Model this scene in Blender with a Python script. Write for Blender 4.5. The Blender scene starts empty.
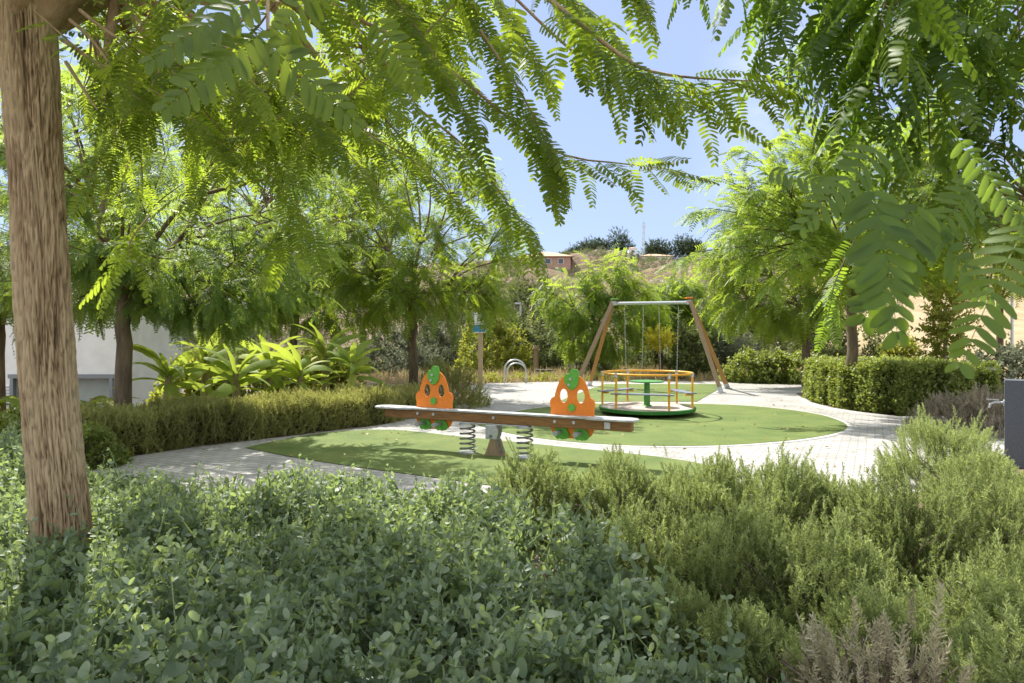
import bpy, bmesh, math
import numpy as np
from mathutils import Vector, Matrix, noise as mnoise

R = math.radians
PI = math.pi
sc = bpy.context.scene
col = sc.collection
rng = np.random.default_rng(11)

# ------------------------------------------------------------------ camera
CAMZ, F, HZ = 1.5, 682.7, 336.0
cam = bpy.data.cameras.new('camera')
cam.lens, cam.sensor_width = 24.0, 36.0
cam.shift_y = -(341.5 - HZ) / 1024.0
cam.clip_start, cam.clip_end = 0.05, 3000
cam.dof.use_dof = True
cam.dof.focus_distance = 4.6
cam.dof.aperture_fstop = 8.0
camo = bpy.data.objects.new('camera', cam); col.objects.link(camo)
camo.location = (0, 0, CAMZ); camo.rotation_euler = (R(90), 0, 0)
sc.camera = camo

# ------------------------------------------------------------------ light
ELEV = 50.5
sx, sy = -0.585, 0.811                      # horizontal direction towards the sun
sunv = Vector((sx * math.cos(R(ELEV)), sy * math.cos(R(ELEV)), math.sin(R(ELEV))))
sl = bpy.data.lights.new('sun', 'SUN'); sl.energy = 4.3; sl.angle = R(0.55); sl.color = (1.0, 0.955, 0.87)
so = bpy.data.objects.new('sun', sl); col.objects.link(so)
so.rotation_euler = sunv.to_track_quat('Z', 'Y').to_euler()
so.location = sunv * 60

w = bpy.data.worlds.new('World'); sc.world = w; w.use_nodes = True
nt = w.node_tree; nt.nodes.clear()
def N(t, k, **kw):
    n = t.nodes.new(k)
    for a, b in kw.items(): setattr(n, a, b)
    return n
sky = N(nt, 'ShaderNodeTexSky', sky_type='NISHITA', sun_disc=False)
sky.sun_elevation = R(ELEV); sky.sun_rotation = math.atan2(sx, sy); sky.air_density = 1.0; sky.dust_density = 0.25; sky.ozone_density = 2.0
tc = N(nt, 'ShaderNodeTexCoord')
mp = N(nt, 'ShaderNodeMapping'); mp.inputs['Scale'].default_value = (1.0, 1.0, 2.6)
cn = N(nt, 'ShaderNodeTexNoise'); cn.inputs['Scale'].default_value = 2.3; cn.inputs['Detail'].default_value = 7; cn.inputs['Roughness'].default_value = 0.58
cr = N(nt, 'ShaderNodeValToRGB'); cr.color_ramp.elements[0].position = 0.50; cr.color_ramp.elements[1].position = 0.72
sxyz = N(nt, 'ShaderNodeSeparateXYZ')
mr = N(nt, 'ShaderNodeMapRange'); mr.inputs['From Min'].default_value = 0.24; mr.inputs['From Max'].default_value = 0.5
mr.inputs['To Min'].default_value = 0.0; mr.inputs['To Max'].default_value = 1.0
ml = N(nt, 'ShaderNodeMath', operation='MULTIPLY')
mx = N(nt, 'ShaderNodeMix', data_type='RGBA')
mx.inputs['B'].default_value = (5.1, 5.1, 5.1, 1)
bg = N(nt, 'ShaderNodeBackground'); bg.inputs['Strength'].default_value = 0.15
wo = N(nt, 'ShaderNodeOutputWorld')
L = nt.links.new
L(tc.outputs['Generated'], mp.inputs['Vector']); L(mp.outputs[0], cn.inputs['Vector']); L(cn.outputs['Fac'], cr.inputs['Fac'])
L(tc.outputs['Generated'], sxyz.inputs[0]); L(sxyz.outputs['X'], mr.inputs['Value'])
L(cr.outputs['Color'], ml.inputs[0]); L(mr.outputs[0], ml.inputs[1]); 
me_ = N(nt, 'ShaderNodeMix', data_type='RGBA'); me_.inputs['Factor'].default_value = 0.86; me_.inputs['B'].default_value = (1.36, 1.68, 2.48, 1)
# unseen bright cloud added overhead and behind the viewer to lift the shade
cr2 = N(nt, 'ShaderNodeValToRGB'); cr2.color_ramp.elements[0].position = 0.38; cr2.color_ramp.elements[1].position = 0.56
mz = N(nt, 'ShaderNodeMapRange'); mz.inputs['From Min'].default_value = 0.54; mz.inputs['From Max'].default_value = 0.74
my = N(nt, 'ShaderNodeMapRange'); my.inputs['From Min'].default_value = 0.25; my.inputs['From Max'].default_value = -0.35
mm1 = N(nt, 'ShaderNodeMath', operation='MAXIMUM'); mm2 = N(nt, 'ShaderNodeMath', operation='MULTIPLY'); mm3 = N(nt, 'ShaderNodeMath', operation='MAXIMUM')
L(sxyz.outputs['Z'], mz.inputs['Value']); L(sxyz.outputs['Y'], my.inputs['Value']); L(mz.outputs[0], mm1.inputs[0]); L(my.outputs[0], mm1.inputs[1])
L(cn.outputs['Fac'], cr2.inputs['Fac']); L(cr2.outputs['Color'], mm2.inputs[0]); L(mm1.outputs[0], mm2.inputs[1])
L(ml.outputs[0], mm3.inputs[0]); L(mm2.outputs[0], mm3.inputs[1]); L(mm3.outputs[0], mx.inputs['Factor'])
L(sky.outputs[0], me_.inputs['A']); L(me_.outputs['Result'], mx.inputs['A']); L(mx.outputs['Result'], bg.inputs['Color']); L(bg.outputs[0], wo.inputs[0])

vs = sc.view_settings
vs.view_transform = 'Standard'; vs.look = 'None'; vs.gamma = 1.0; vs.use_curve_mapping = False
vs.exposure = 1.22
cy = sc.cycles
cy.max_bounces = 8; cy.diffuse_bounces = 4; cy.glossy_bounces = 2; cy.transmission_bounces = 5; cy.transparent_max_bounces = 6
cy.caustics_reflective = False; cy.caustics_refractive = False
cy.sample_clamp_indirect = 6.0
cy.use_denoising = True

# ------------------------------------------------------------------ helpers
def at(px, py, Y): return np.array([(px - 512) / F * Y, Y, CAMZ - (py - HZ) / F * Y])
def G(px, py, z=0.0):
    Y = (CAMZ - z) * F / (py - HZ)
    return ((px - 512) / F * Y, Y)
def proj(P):
    P = np.asarray(P, float); Y = np.maximum(P[..., 1], 0.05)
    return 512 + P[..., 0] / Y * F, HZ - (P[..., 2] - CAMZ) / Y * F
def inpoly(x, y, poly):
    ins = np.zeros(np.shape(x), bool); n = len(poly)
    for i in range(n):
        x0, y0 = poly[i]; x1, y1 = poly[(i + 1) % n]
        if y0 == y1: continue
        c = ((y0 > y) != (y1 > y)) & (x < (x1 - x0) * (y - y0) / (y1 - y0) + x0)
        ins ^= c
    return ins

def mat(name, build=None, color=(.5, .5, .5), rough=.6, metal=0.0, spec=.5):
    m = bpy.data.materials.new(name); m.use_nodes = True
    t = m.node_tree; p = t.nodes['Principled BSDF']
    p.inputs['Base Color'].default_value = (*color, 1); p.inputs['Roughness'].default_value = rough
    p.inputs['Metallic'].default_value = metal; p.inputs['Specular IOR Level'].default_value = spec
    if build: build(t, p)
    return m
def ramp(t, stops):
    r = t.nodes.new('ShaderNodeValToRGB'); e = r.color_ramp.elements
    while len(e) < len(stops): e.new(0.5)
    for k, (p, c) in enumerate(stops): e[k].position = p; e[k].color = (*c, 1)
    return r
def tex(t, scale, detail=4, rough=.55, sc3=None, coord='Object', kind='ShaderNodeTexNoise'):
    c = t.nodes.new('ShaderNodeTexCoord'); n = t.nodes.new(kind)
    n.inputs['Scale'].default_value = scale
    if 'Detail' in n.inputs: n.inputs['Detail'].default_value = detail; n.inputs['Roughness'].default_value = rough
    if sc3:
        m = t.nodes.new('ShaderNodeMapping'); m.inputs['Scale'].default_value = sc3
        t.links.new(c.outputs[coord], m.inputs[0]); t.links.new(m.outputs[0], n.inputs['Vector'])
    else: t.links.new(c.outputs[coord], n.inputs['Vector'])
    return n
def bump(t, p, src, strength=.3, dist=.01):
    b = t.nodes.new('ShaderNodeBump'); b.inputs['Strength'].default_value = strength; b.inputs['Distance'].default_value = dist
    t.links.new(src, b.inputs['Height']); t.links.new(b.outputs[0], p.inputs['Normal'])
def noisy(name, c0, c1, scale=8, rough=.7, metal=0, sc3=None, bs=.0, bd=.01, detail=5, spec=.4, lo=.35, hi=.65):
    def b(t, p):
        n = tex(t, scale, detail, .6, sc3); r = ramp(t, [(lo, c0), (hi, c1)])
        t.links.new(n.outputs['Fac'], r.inputs[0]); t.links.new(r.outputs[0], p.inputs['Base Color'])
        if bs: bump(t, p, n.outputs['Fac'], bs, bd)
    return mat(name, b, rough=rough, metal=metal, spec=spec)

def leafmat(name, stops, trans, tw=.4, rough=.5, spec=.35, tn=1.0):
    """leaf: glossy-ish diffuse plus light passing through; 'rnd' varies the colour leaf by leaf"""
    m = bpy.data.materials.new(name); m.use_nodes = True
    t = m.node_tree; p = t.nodes['Principled BSDF']; out = t.nodes['Material Output']
    a = t.nodes.new('ShaderNodeAttribute'); a.attribute_name = 'rnd'
    r = ramp(t, stops); t.links.new(a.outputs['Fac'], r.inputs[0])
    t.links.new(r.outputs[0], p.inputs['Base Color'])
    p.inputs['Roughness'].default_value = rough; p.inputs['Specular IOR Level'].default_value = spec
    tr = t.nodes.new('ShaderNodeBsdfTranslucent')
    mc = t.nodes.new('ShaderNodeMix'); mc.data_type = 'RGBA'; mc.blend_type = 'MULTIPLY'; mc.inputs['Factor'].default_value = 1
    r2 = ramp(t, [(0, tuple(x * .75 for x in trans)), (1, tuple(min(1, x * 1.25) for x in trans))])
    t.links.new(a.outputs['Fac'], r2.inputs[0])
    t.links.new(r2.outputs[0], tr.inputs['Color'])
    ms = t.nodes.new('ShaderNodeMixShader'); ms.inputs[0].default_value = tw
    t.links.new(p.outputs[0], ms.inputs[1]); t.links.new(tr.outputs[0], ms.inputs[2]); t.links.new(ms.outputs[0], out.inputs[0])
    t.nodes.remove(mc)
    return m

def npmesh(name, V, Fq, m, parent=None, rnd=None, smooth=False):
    V = np.asarray(V, np.float32).reshape(-1, 3); Fq = np.asarray(Fq, np.int32)
    me = bpy.data.meshes.new(name); k = Fq.shape[1]; nf = len(Fq)
    me.vertices.add(len(V)); me.vertices.foreach_set('co', V.ravel())
    me.loops.add(nf * k); me.loops.foreach_set('vertex_index', Fq.ravel())
    me.polygons.add(nf); me.polygons.foreach_set('loop_start', np.arange(0, nf * k, k, dtype=np.int32))
    if smooth: me.polygons.foreach_set('use_smooth', np.ones(nf, bool))
    me.update(calc_edges=True)
    if rnd is not None:
        at_ = me.attributes.new('rnd', 'FLOAT', 'POINT'); at_.data.foreach_set('value', np.asarray(rnd, np.float32))
    me.materials.append(m)
    o = bpy.data.objects.new(name, me); col.objects.link(o)
    if parent is not None: o.parent = parent
    return o

class Acc:
    def __init__(s): s.V = []; s.F = []; s.r = []; s.n = 0
    def add(s, V, Fq, r=None):
        V = np.asarray(V, float).reshape(-1, 3)
        s.V.append(V); s.F.append(np.asarray(Fq) + s.n); s.r.append(np.full(len(V), .5) if r is None else r); s.n += len(V)
    def inst(s, tm, M, P, r=None):
        """tm template (verts, quads, jitter) ; M (n,3,3) ; P (n,3)"""
        tv, tf = tm[0], tm[1]; n = len(P)
        if n == 0: return
        V = np.einsum('nij,kj->nki', M, tv) + np.asarray(P)[:, None, :]
        Fq = tf[None] + (np.arange(n) * len(tv))[:, None, None]
        base = rng.random(n) if r is None else np.asarray(r)
        jit = tm[2] if len(tm) > 2 else np.zeros(len(tv))
        s.add(V.reshape(-1, 3), Fq.reshape(-1, 4), np.clip((base[:, None] * .65 + .175 + jit[None] * .35).ravel(), 0, 1))
    def make(s, name, m, parent=None, smooth=False):
        if not s.V: return None
        return npmesh(name, np.concatenate(s.V), np.concatenate(s.F), m, parent, np.concatenate(s.r), smooth)

def frames(D, up=None, roll=0.0, s=1.0):
    D = np.asarray(D, float); D = D / np.linalg.norm(D, axis=1, keepdims=True)
    U = np.tile([0, 0, 1.0], (len(D), 1)) if up is None else np.asarray(up, float)
    U = U + rng.normal(0, .02, U.shape)
    Yv = np.cross(U, D); Yv /= np.linalg.norm(Yv, axis=1, keepdims=True) + 1e-9
    Z = np.cross(D, Yv)
    if np.any(roll):
        c, q = np.cos(roll), np.sin(roll)
        c = np.broadcast_to(c, len(D))[:, None]; q = np.broadcast_to(q, len(D))[:, None]
        Yv, Z = Yv * c + Z * q, Z * c - Yv * q
    M = np.stack([D, Yv, Z], axis=2)
    return M * np.broadcast_to(s, len(D))[:, None, None]
def unit(v): v = np.asarray(v, float); return v / (np.linalg.norm(v, axis=-1, keepdims=True) + 1e-9)

# ---- leaf templates (along +X, upper side +Z)
def leaflet(Ln, Wd, rows=((0, .12), (.22, .85), (.6, 1), (.9, .62), (1, .12)), fold=.25, curl=.12):
    V = []; Fq = []
    for t, wd in rows:
        z = -curl * Ln * t * t; h = Wd / 2 * wd
        V += [(t * Ln, h, z + fold * h), (t * Ln, 0, z), (t * Ln, -h, z + fold * h)]
    for i in range(len(rows) - 1):
        a = 3 * i; Fq += [(a, a + 1, a + 4, a + 3), (a + 1, a + 2, a + 5, a + 4)]
    return np.array(V, float), np.array(Fq)
def join(parts):
    V = []; Fq = []; J = []; n = 0
    for v, f, j in parts:
        V.append(v); Fq.append(f + n); J.append(np.full(len(v), j)); n += len(v)
    return np.concatenate(V), np.concatenate(Fq), np.concatenate(J)
def xf(v, d, up, p, s=1):
    M = frames(np.array([d]), np.array([up]))[0] * s
    return v @ M.T + np.asarray(p)
def ribbon(pts, wd):
    V = []; Fq = []
    for k, p in enumerate(pts):
        q = wd * (1 - .6 * k / len(pts))
        V += [(p[0], p[1] - q / 2, p[2]), (p[0], p[1] + q / 2, p[2] + q * .3)]
        if k: a = 2 * k - 2; Fq.append((a, a + 1, a + 3, a + 2))
    V2 = [(x, y + (.5 if i % 2 else -.5) * 0, z + (wd * .5 if i % 2 else -wd * .5)) for i, (x, y, z) in enumerate(V)]
    return np.array(V, float), np.array(Fq)
def frond(npairs, rows, ll=.20, lw=.085, droop=.3, wd=.012, seed=0, ang=62):
    r = np.random.default_rng(seed); pts = []; parts = []
    for t in np.linspace(0, 1, 6): pts.append((t * (1 - .12 * droop * t), 0, -droop * t * t))
    rv, rf = ribbon(pts, wd); parts.append((rv, rf, .35))
    for i in range(npairs):
        t = .14 + .84 * i / (npairs - 1)
        p = np.array((t * (1 - .12 * droop * t), 0, -droop * t * t)); tang = unit(np.array((1, 0, -2 * droop * t)))
        sz = ll * (.72 + .55 * math.sin(PI * min(1, t * .95 + .12))) * (1 if t < .9 else .85)
        for s in (-1, 1):
            a = R(ang + r.normal(0, 6) - 22 * t)
            d = tang * math.cos(a) + np.array((0, s, 0)) * math.sin(a) + np.array((0, 0, -.06 + r.normal(0, .07)))
            up = np.array((r.normal(0, .15), s * .12, 1))
            v, f = leaflet(sz, lw * (.85 + .3 * r.random()), rows)
            parts.append((xf(v, d, up, p), f, r.normal(0, .22)))
    return join(parts)
ROWS_HI = ((0, .2), (.1, .7), (.35, 1), (.7, .98), (.9, .7), (1, .18))
ROWS_MID = ((0, .25), (.4, 1), (.85, .8), (1, .2))
ROWS_LO = ((0, .5), (.55, 1.15), (1, .4))
FR_HI = [frond(12, ROWS_HI, .165, .053, .08, .008, 1, 76), frond(13, ROWS_HI, .155, .049, .20, .008, 2, 78), frond(12, ROWS_HI, .20, .070, .08, .008, 8, 74)]
FR_NR = FR_HI[:2]
FR_MID = [frond(11, ROWS_MID, .165, .055, .15, .009, 3, 74), frond(10, ROWS_MID, .165, .057, .32, .009, 4, 74)]
def frond_lo(n, seed, droop=.4):
    r = np.random.default_rng(seed); parts = []
    for i in range(n):
        t = .12 + .86 * i / (n - 1); p = np.array((t, 0, -droop * t * t))
        for s in (-1, 1):
            d = np.array((.55, s, -.2 + r.normal(0, .2))); d = unit(d)
            Ln = .19; W = .075; side = unit(np.cross(d, (0, 0, 1))) * W / 2
            v = np.array([p - side * .6, p + side * .6, p + d * Ln + side * .8, p + d * Ln - side * .8])
            parts.append((v, np.array([[0, 1, 2, 3]]), r.normal(0, .25)))
    return join(parts)
FR_LO = [frond_lo(8, 5, .35), frond_lo(9, 6, .6)]

def shoot(n, Ln, Wd, H, seed, rows, pair=True, tipup=.5, curve=.15, spread=55, stem=.004):
    """leafy shoot along +X of length H: leaves in crossed pairs"""
    r = np.random.default_rng(seed); parts = []
    pts = [(t * H, curve * H * t * t, 0) for t in np.linspace(0, 1, 5)]
    rv, rf = ribbon(pts, stem); parts.append((rv, rf, -.1))
    rv2 = rv.copy(); rv2[:, 1], rv2[:, 2] = curve * H * (rv[:, 0] / H) ** 2 + (rv[:, 2]), (rv[:, 1] - curve * H * (rv[:, 0] / H) ** 2)
    parts.append((rv2, rf, -.1))
    for i in range(n):
        t = .2 + .8 * i / max(1, n - 1); p = np.array((t * H, curve * H * t * t, 0)); ph = i * PI / 2 + r.normal(0, .35)
        for s in ((0, PI) if pair else (r.random() * 6.28,)):
            a = R(spread * (1.15 - tipup * t) + r.normal(0, 9)); b = ph + s
            d = np.array((math.cos(a), math.sin(a) * math.cos(b), math.sin(a) * math.sin(b)))
            up = np.array((1.0, -.7 * math.cos(b), -.7 * math.sin(b))) + r.normal(0, .3, 3)
            k = (1.0 if t < .8 else .72) * (.75 + .45 * r.random())
            v, f = leaflet(Ln * k, Wd * k, rows)
            parts.append((xf(v, d, up, p), f, r.normal(0, .2)))
    return join(parts)
def needles(n, Ln, Wd, H, seed, curve=.1, spread=42, stem=.004):
    r = np.random.default_rng(seed); parts = []
    pts = [(t * H, curve * H * t * t, 0) for t in np.linspace(0, 1, 4)]
    rv, rf = ribbon(pts, stem); parts.append((rv, rf, -.6))
    for i in range(n):
        t = .18 + .82 * (i / n); p = np.array((t * H, curve * H * t * t, 0)); b = i * 2.4 + r.normal(0, .3)
        jt = (t - .5) * .7; a = R(spread * (1.25 - .75 * t) + r.normal(0, 10)); k = Ln * (.75 + .5 * r.random()) * (1 if t < .85 else .75)
        d = np.array((math.cos(a), math.sin(a) * math.cos(b), math.sin(a) * math.sin(b)))
        sd = unit(np.cross(d, r.normal(0, 1, 3))) * Wd / 2
        v = np.array([p - sd * .7, p + sd * .7, p + d * k + sd * .5, p + d * k - sd * .5])
        parts.append((v, np.array([[0, 1, 2, 3]]), jt + r.normal(0, .22)))
    return join(parts)
RO_LEAF = ((0, .3), (.25, .85), (.6, 1.0), (.88, .7), (1, .2))
GC = [shoot(7, .045, .024, .22, 21, RO_LEAF), shoot(6, .048, .027, .18, 22, RO_LEAF, curve=.35), shoot(8, .040, .021, .26, 23, RO_LEAF, curve=-.2), shoot(6, .036, .019, .34, 24, RO_LEAF, curve=.5, stem=.007)]
ROS = [needles(58, .022, .0058, .19, 31, spread=60, stem=.003), needles(46, .021, .0060, .15, 32, curve=.3, spread=66), needles(72, .023, .0056, .24, 33, curve=-.15, spread=60)]
ROSF = [needles(34, .034, .009, .30, 34), needles(28, .032, .009, .24, 35, curve=.25)]
BL = [shoot(5, .055, .030, .20, 41, ROWS_LO, stem=.006), shoot(4, .06, .034, .18, 42, ROWS_LO, curve=.3, stem=.006)]

# ---- tubes
def tube(P, r, n=8, rnd=None):
    P = np.asarray(P, float); r = np.broadcast_to(r, len(P)).astype(float)
    T = np.gradient(P, axis=0); T = unit(T); ref = np.array([0.13, .21, .97]) if abs(T[0][2]) < .9 else np.array([1, .1, 0])
    V = []; a = np.arange(n) / n * 2 * PI
    for k in range(len(P)):
        u = unit(np.cross(T[k], ref)); v = np.cross(T[k], u)
        V.append(P[k] + r[k] * (np.cos(a)[:, None] * u + np.sin(a)[:, None] * v))
    Fq = []
    for k in range(len(P) - 1):
        for j in range(n): Fq.append((k * n + j, k * n + (j + 1) % n, (k + 1) * n + (j + 1) % n, (k + 1) * n + j))
    return np.concatenate(V), np.array(Fq)
def bez(p0, p1, n=6, sag=.08, wob=.04):
    p0 = np.array(p0, float); p1 = np.array(p1, float); d = np.linalg.norm(p1 - p0); t = np.linspace(0, 1, n)[:, None]
    m = (p0 + p1) / 2 + rng.normal(0, wob * d, 3) + np.array([0, 0, sag * d])
    return (1 - t) ** 2 * p0 + 2 * t * (1 - t) * m + t * t * p1

def prop(o, label=None, cat=None, group=None, kind=None):
    if label: o['label'] = label
    if cat: o['category'] = cat
    if group: o['group'] = group
    if kind: o['kind'] = kind
    return o
def thing(name, label, cat, loc=(0, 0, 0), group=None, rz=0):
    o = bpy.data.objects.new(name, None); col.objects.link(o); o.location = loc; o.rotation_euler = (0, 0, rz)
    o.empty_display_size = .2
    return prop(o, label, cat, group)
def bmo(name, bm, m, parent=None, smooth=False, bevel=0.0):
    if bevel:
        es = [e for e in bm.edges if len(e.link_faces) == 2 and e.calc_face_angle(0) > .6]
        bmesh.ops.bevel(bm, geom=es, offset=bevel, segments=2, profile=.6, affect='EDGES', clamp_overlap=True)
    bmesh.ops.recalc_face_normals(bm, faces=bm.faces)
    me = bpy.data.meshes.new(name); bm.to_mesh(me); bm.free()
    for f in me.polygons: f.use_smooth = smooth
    me.materials.append(m)
    o = bpy.data.objects.new(name, me); col.objects.link(o)
    if parent is not None: o.parent = parent
    return o
def bbox(bm, c, s, rot=None):
    M = Matrix.Translation(c) @ (rot.to_4x4() if rot else Matrix.Identity(4)) @ Matrix.Diagonal((*s, 1))
    return bmesh.ops.create_cube(bm, size=1, matrix=M)['verts']
def bcyl(bm, p0, p1, r0, r1=None, n=16):
    p0 = Vector(p0); p1 = Vector(p1); d = p1 - p0
    M = Matrix.Translation((p0 + p1) / 2) @ d.to_track_quat('Z', 'Y').to_matrix().to_4x4()
    bmesh.ops.create_cone(bm, cap_ends=True, segments=n, radius1=r0, radius2=r0 if r1 is None else r1, depth=d.length, matrix=M)
def bbar(bm, p0, p1, wd, dp, hint=(0, 0, 1)):
    p0 = Vector(p0); p1 = Vector(p1); d = (p1 - p0); x = d.normalized(); h = Vector(hint)
    if abs(x.dot(h)) > .95: h = Vector((0, 1, 0))
    y = h.cross(x).normalized(); z = x.cross(y)
    M = Matrix((x, y, z)).transposed()
    bbox(bm, (p0 + p1) / 2, (d.length, wd, dp), M)
def btube(bm, pts, r, n=10, closed=False):
    P = [Vector(p) for p in pts]; rings = []; m = len(P)
    up = None
    for k in range(m):
        a = P[(k - 1) % m] if (closed or k) else P[k]; b = P[(k + 1) % m] if (closed or k < m - 1) else P[k]
        t = (b - a).normalized()
        if up is None: up = Vector((0, 0, 1)) if abs(t.z) < .9 else Vector((1, 0, 0))
        u = (up - t * up.dot(t)).normalized(); up = u; v = t.cross(u)
        rr = r[k] if hasattr(r, '__len__') else r
        rings.append([bm.verts.new(P[k] + (u * math.cos(i * 2 * PI / n) + v * math.sin(i * 2 * PI / n)) * rr) for i in range(n)])
    for k in range(m if closed else m - 1):
        A, B = rings[k], rings[(k + 1) % m]
        if closed and k == m - 1:
            s = min(range(n), key=lambda q: (A[0].co - B[q].co).length); B = B[s:] + B[:s]
        for i in range(n): bm.faces.new((A[i], A[(i + 1) % n], B[(i + 1) % n], B[i]))
    if not closed: bm.faces.new(rings[0]); bm.faces.new(rings[-1])
def bprism(bm, outline, y0, y1, holes=()):
    """outline (x,z) extruded y0..y1; holes bridged by triangulation"""
    import mathutils.geometry as mg
    loops = [[Vector((x, z, 0)) for x, z in outline]] + [[Vector((x, z, 0)) for x, z in h] for h in holes]
    tris = mg.tessellate_polygon(loops); flat = [p for l in loops for p in l]
    A = [bm.verts.new((p.x, y0, p.y)) for p in flat]; B = [bm.verts.new((p.x, y1, p.y)) for p in flat]
    for a, b, c in tris:
        try: bm.faces.new((A[a], A[b], A[c])); bm.faces.new((B[c], B[b], B[a]))
        except ValueError: pass
    k = 0
    for l in loops:
        n = len(l)
        for i in range(n):
            a, b = k + i, k + (i + 1) % n
            bm.faces.new((A[a], A[b], B[b], B[a]))
        k += n

# ------------------------------------------------------------------ materials
def b_paving(t, p):
    c = t.nodes.new('ShaderNodeTexCoord'); mpn = t.nodes.new('ShaderNodeMapping'); mpn.inputs['Rotation'].default_value = (0, 0, R(28))
    br = t.nodes.new('ShaderNodeTexBrick'); br.inputs['Scale'].default_value = 1.0
    br.inputs['Brick Width'].default_value = .21; br.inputs['Row Height'].default_value = .105; br.inputs['Mortar Size'].default_value = .006
    br.inputs['Mortar Smooth'].default_value = .3; br.inputs['Bias'].default_value = 0
    br.inputs['Color1'].default_value = (.42, .412, .40, 1); br.inputs['Color2'].default_value = (.335, .328, .318, 1); br.inputs['Mortar'].default_value = (.17, .16, .145, 1)
    t.links.new(c.outputs['Object'], mpn.inputs[0]); t.links.new(mpn.outputs[0], br.inputs['Vector'])
    n = tex(t, 1.7, 6, .65); r = ramp(t, [(.3, (.74, .73, .71)), (.7, (1.08, 1.07, 1.05))])
    t.links.new(n.outputs['Fac'], r.inputs[0])
    m = t.nodes.new('ShaderNodeMix'); m.data_type = 'RGBA'; m.blend_type = 'MULTIPLY'; m.inputs['Factor'].default_value = 1
    t.links.new(br.outputs['Color'], m.inputs['A']); t.links.new(r.outputs[0], m.inputs['B']); t.links.new(m.outputs['Result'], p.inputs['Base Color'])
    bump(t, p, br.outputs['Fac'], -.5, .006)
M_PAVE = mat('paving_stone', b_paving, rough=.85, spec=.25)
def b_turf(t, p):
    n = tex(t, 160, 3, .7); n2 = tex(t, 1.6, 5, .6)
    r = ramp(t, [(.32, (.078, .118, .030)), (.68, (.19, .24, .072))]); t.links.new(n.outputs['Fac'], r.inputs[0])
    r2 = ramp(t, [(.3, (.68, .77, .72)), (.7, (1.18, 1.10, 1.1))]); t.links.new(n2.outputs['Fac'], r2.inputs[0])
    m = t.nodes.new('ShaderNodeMix'); m.data_type = 'RGBA'; m.blend_type = 'MULTIPLY'; m.inputs['Factor'].default_value = 1
    t.links.new(r.outputs[0], m.inputs['A']); t.links.new(r2.outputs[0], m.inputs['B']); t.links.new(m.outputs['Result'], p.inputs['Base Color'])
    bump(t, p, n.outputs['Fac'], .8, .012)
M_TURF = mat('artificial_turf', b_turf, rough=.8, spec=.2)
def b_ground(t, p):
    c = t.nodes.new('ShaderNodeTexCoord'); s = t.nodes.new('ShaderNodeSeparateXYZ'); t.links.new(c.outputs['Object'], s.inputs[0])
    n = tex(t, .09, 8, .68); n2 = tex(t, .9, 7, .7); n3 = tex(t, 12, 5, .7)
    soil = ramp(t, [(.3, (.085, .06, .04)), (.5, (.165, .12, .085)), (.7, (.26, .205, .15))]); t.links.new(n2.outputs['Fac'], soil.inputs[0])
    dry = ramp(t, [(.35, (.30, .225, .13)), (.65, (.42, .33, .21))]); t.links.new(n2.outputs['Fac'], dry.inputs[0])
    # dry field on the right: x - 0.33*y
    a = t.nodes.new('ShaderNodeMath'); a.operation = 'MULTIPLY'; a.inputs[1].default_value = -.40; t.links.new(s.outputs['Y'], a.inputs[0])
    b = t.nodes.new('ShaderNodeMath'); b.operation = 'ADD'; t.links.new(a.outputs[0], b.inputs[0]); t.links.new(s.outputs['X'], b.inputs[1])
    mr_ = t.nodes.new('ShaderNodeMapRange'); mr_.inputs['From Min'].default_value = -6; mr_.inputs['From Max'].default_value = 4; t.links.new(b.outputs[0], mr_.inputs['Value'])
    mr2 = t.nodes.new('ShaderNodeMapRange'); mr2.inputs['From Min'].default_value = 22; mr2.inputs['From Max'].default_value = 30; t.links.new(s.outputs['Y'], mr2.inputs['Value'])
    mm = t.nodes.new('ShaderNodeMath'); mm.operation = 'MULTIPLY'; t.links.new(mr_.outputs[0], mm.inputs[0]); t.links.new(mr2.outputs[0], mm.inputs[1])
    m1 = t.nodes.new('ShaderNodeMix'); m1.data_type = 'RGBA'; t.links.new(mm.outputs[0], m1.inputs['Factor'])
    t.links.new(soil.outputs[0], m1.inputs['A']); t.links.new(dry.outputs[0], m1.inputs['B'])
    g = ramp(t, [(.5, (0, 0, 0)), (.62, (1, 1, 1))]); t.links.new(n.outputs['Fac'], g.inputs[0])
    gm = t.nodes.new('ShaderNodeMath'); gm.operation = 'MULTIPLY'; t.links.new(g.outputs[0], gm.inputs[0]); gm.inputs[1].default_value = .5
    m2 = t.nodes.new('ShaderNodeMix'); m2.data_type = 'RGBA'; t.links.new(gm.outputs[0], m2.inputs['Factor'])
    t.links.new(m1.outputs['Result'], m2.inputs['A']); m2.inputs['B'].default_value = (.20, .17, .08, 1)
    t.links.new(m2.outputs['Result'], p.inputs['Base Color']); bump(t, p, n3.outputs['Fac'], .6, .03)
M_GROUND = mat('dry_soil', b_ground, rough=.95, spec=.1)
def b_bark(t, p):
    n = tex(t, 14, 8, .65, (1, 1, .16)); n2 = tex(t, 3, 4, .6)
    a = t.nodes.new('ShaderNodeAttribute'); a.attribute_name = 'rnd'
    r = ramp(t, [(.30, (.12, .080, .048)), (.46, (.38, .27, .165)), (.64, (.56, .43, .28))])
    ad = t.nodes.new('ShaderNodeMath'); ad.operation = 'MULTIPLY_ADD'; ad.inputs[1].default_value = .55; 
    t.links.new(n.outputs['Fac'], ad.inputs[0])
    m5 = t.nodes.new('ShaderNodeMath'); m5.operation = 'MULTIPLY'; m5.inputs[1].default_value = .45; t.links.new(a.outputs['Fac'], m5.inputs[0]); t.links.new(m5.outputs[0], ad.inputs[2])
    t.links.new(ad.outputs[0], r.inputs[0]); t.links.new(r.outputs[0], p.inputs['Base Color'])
    bump(t, p, n.outputs['Fac'], 1.0, .04)
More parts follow.
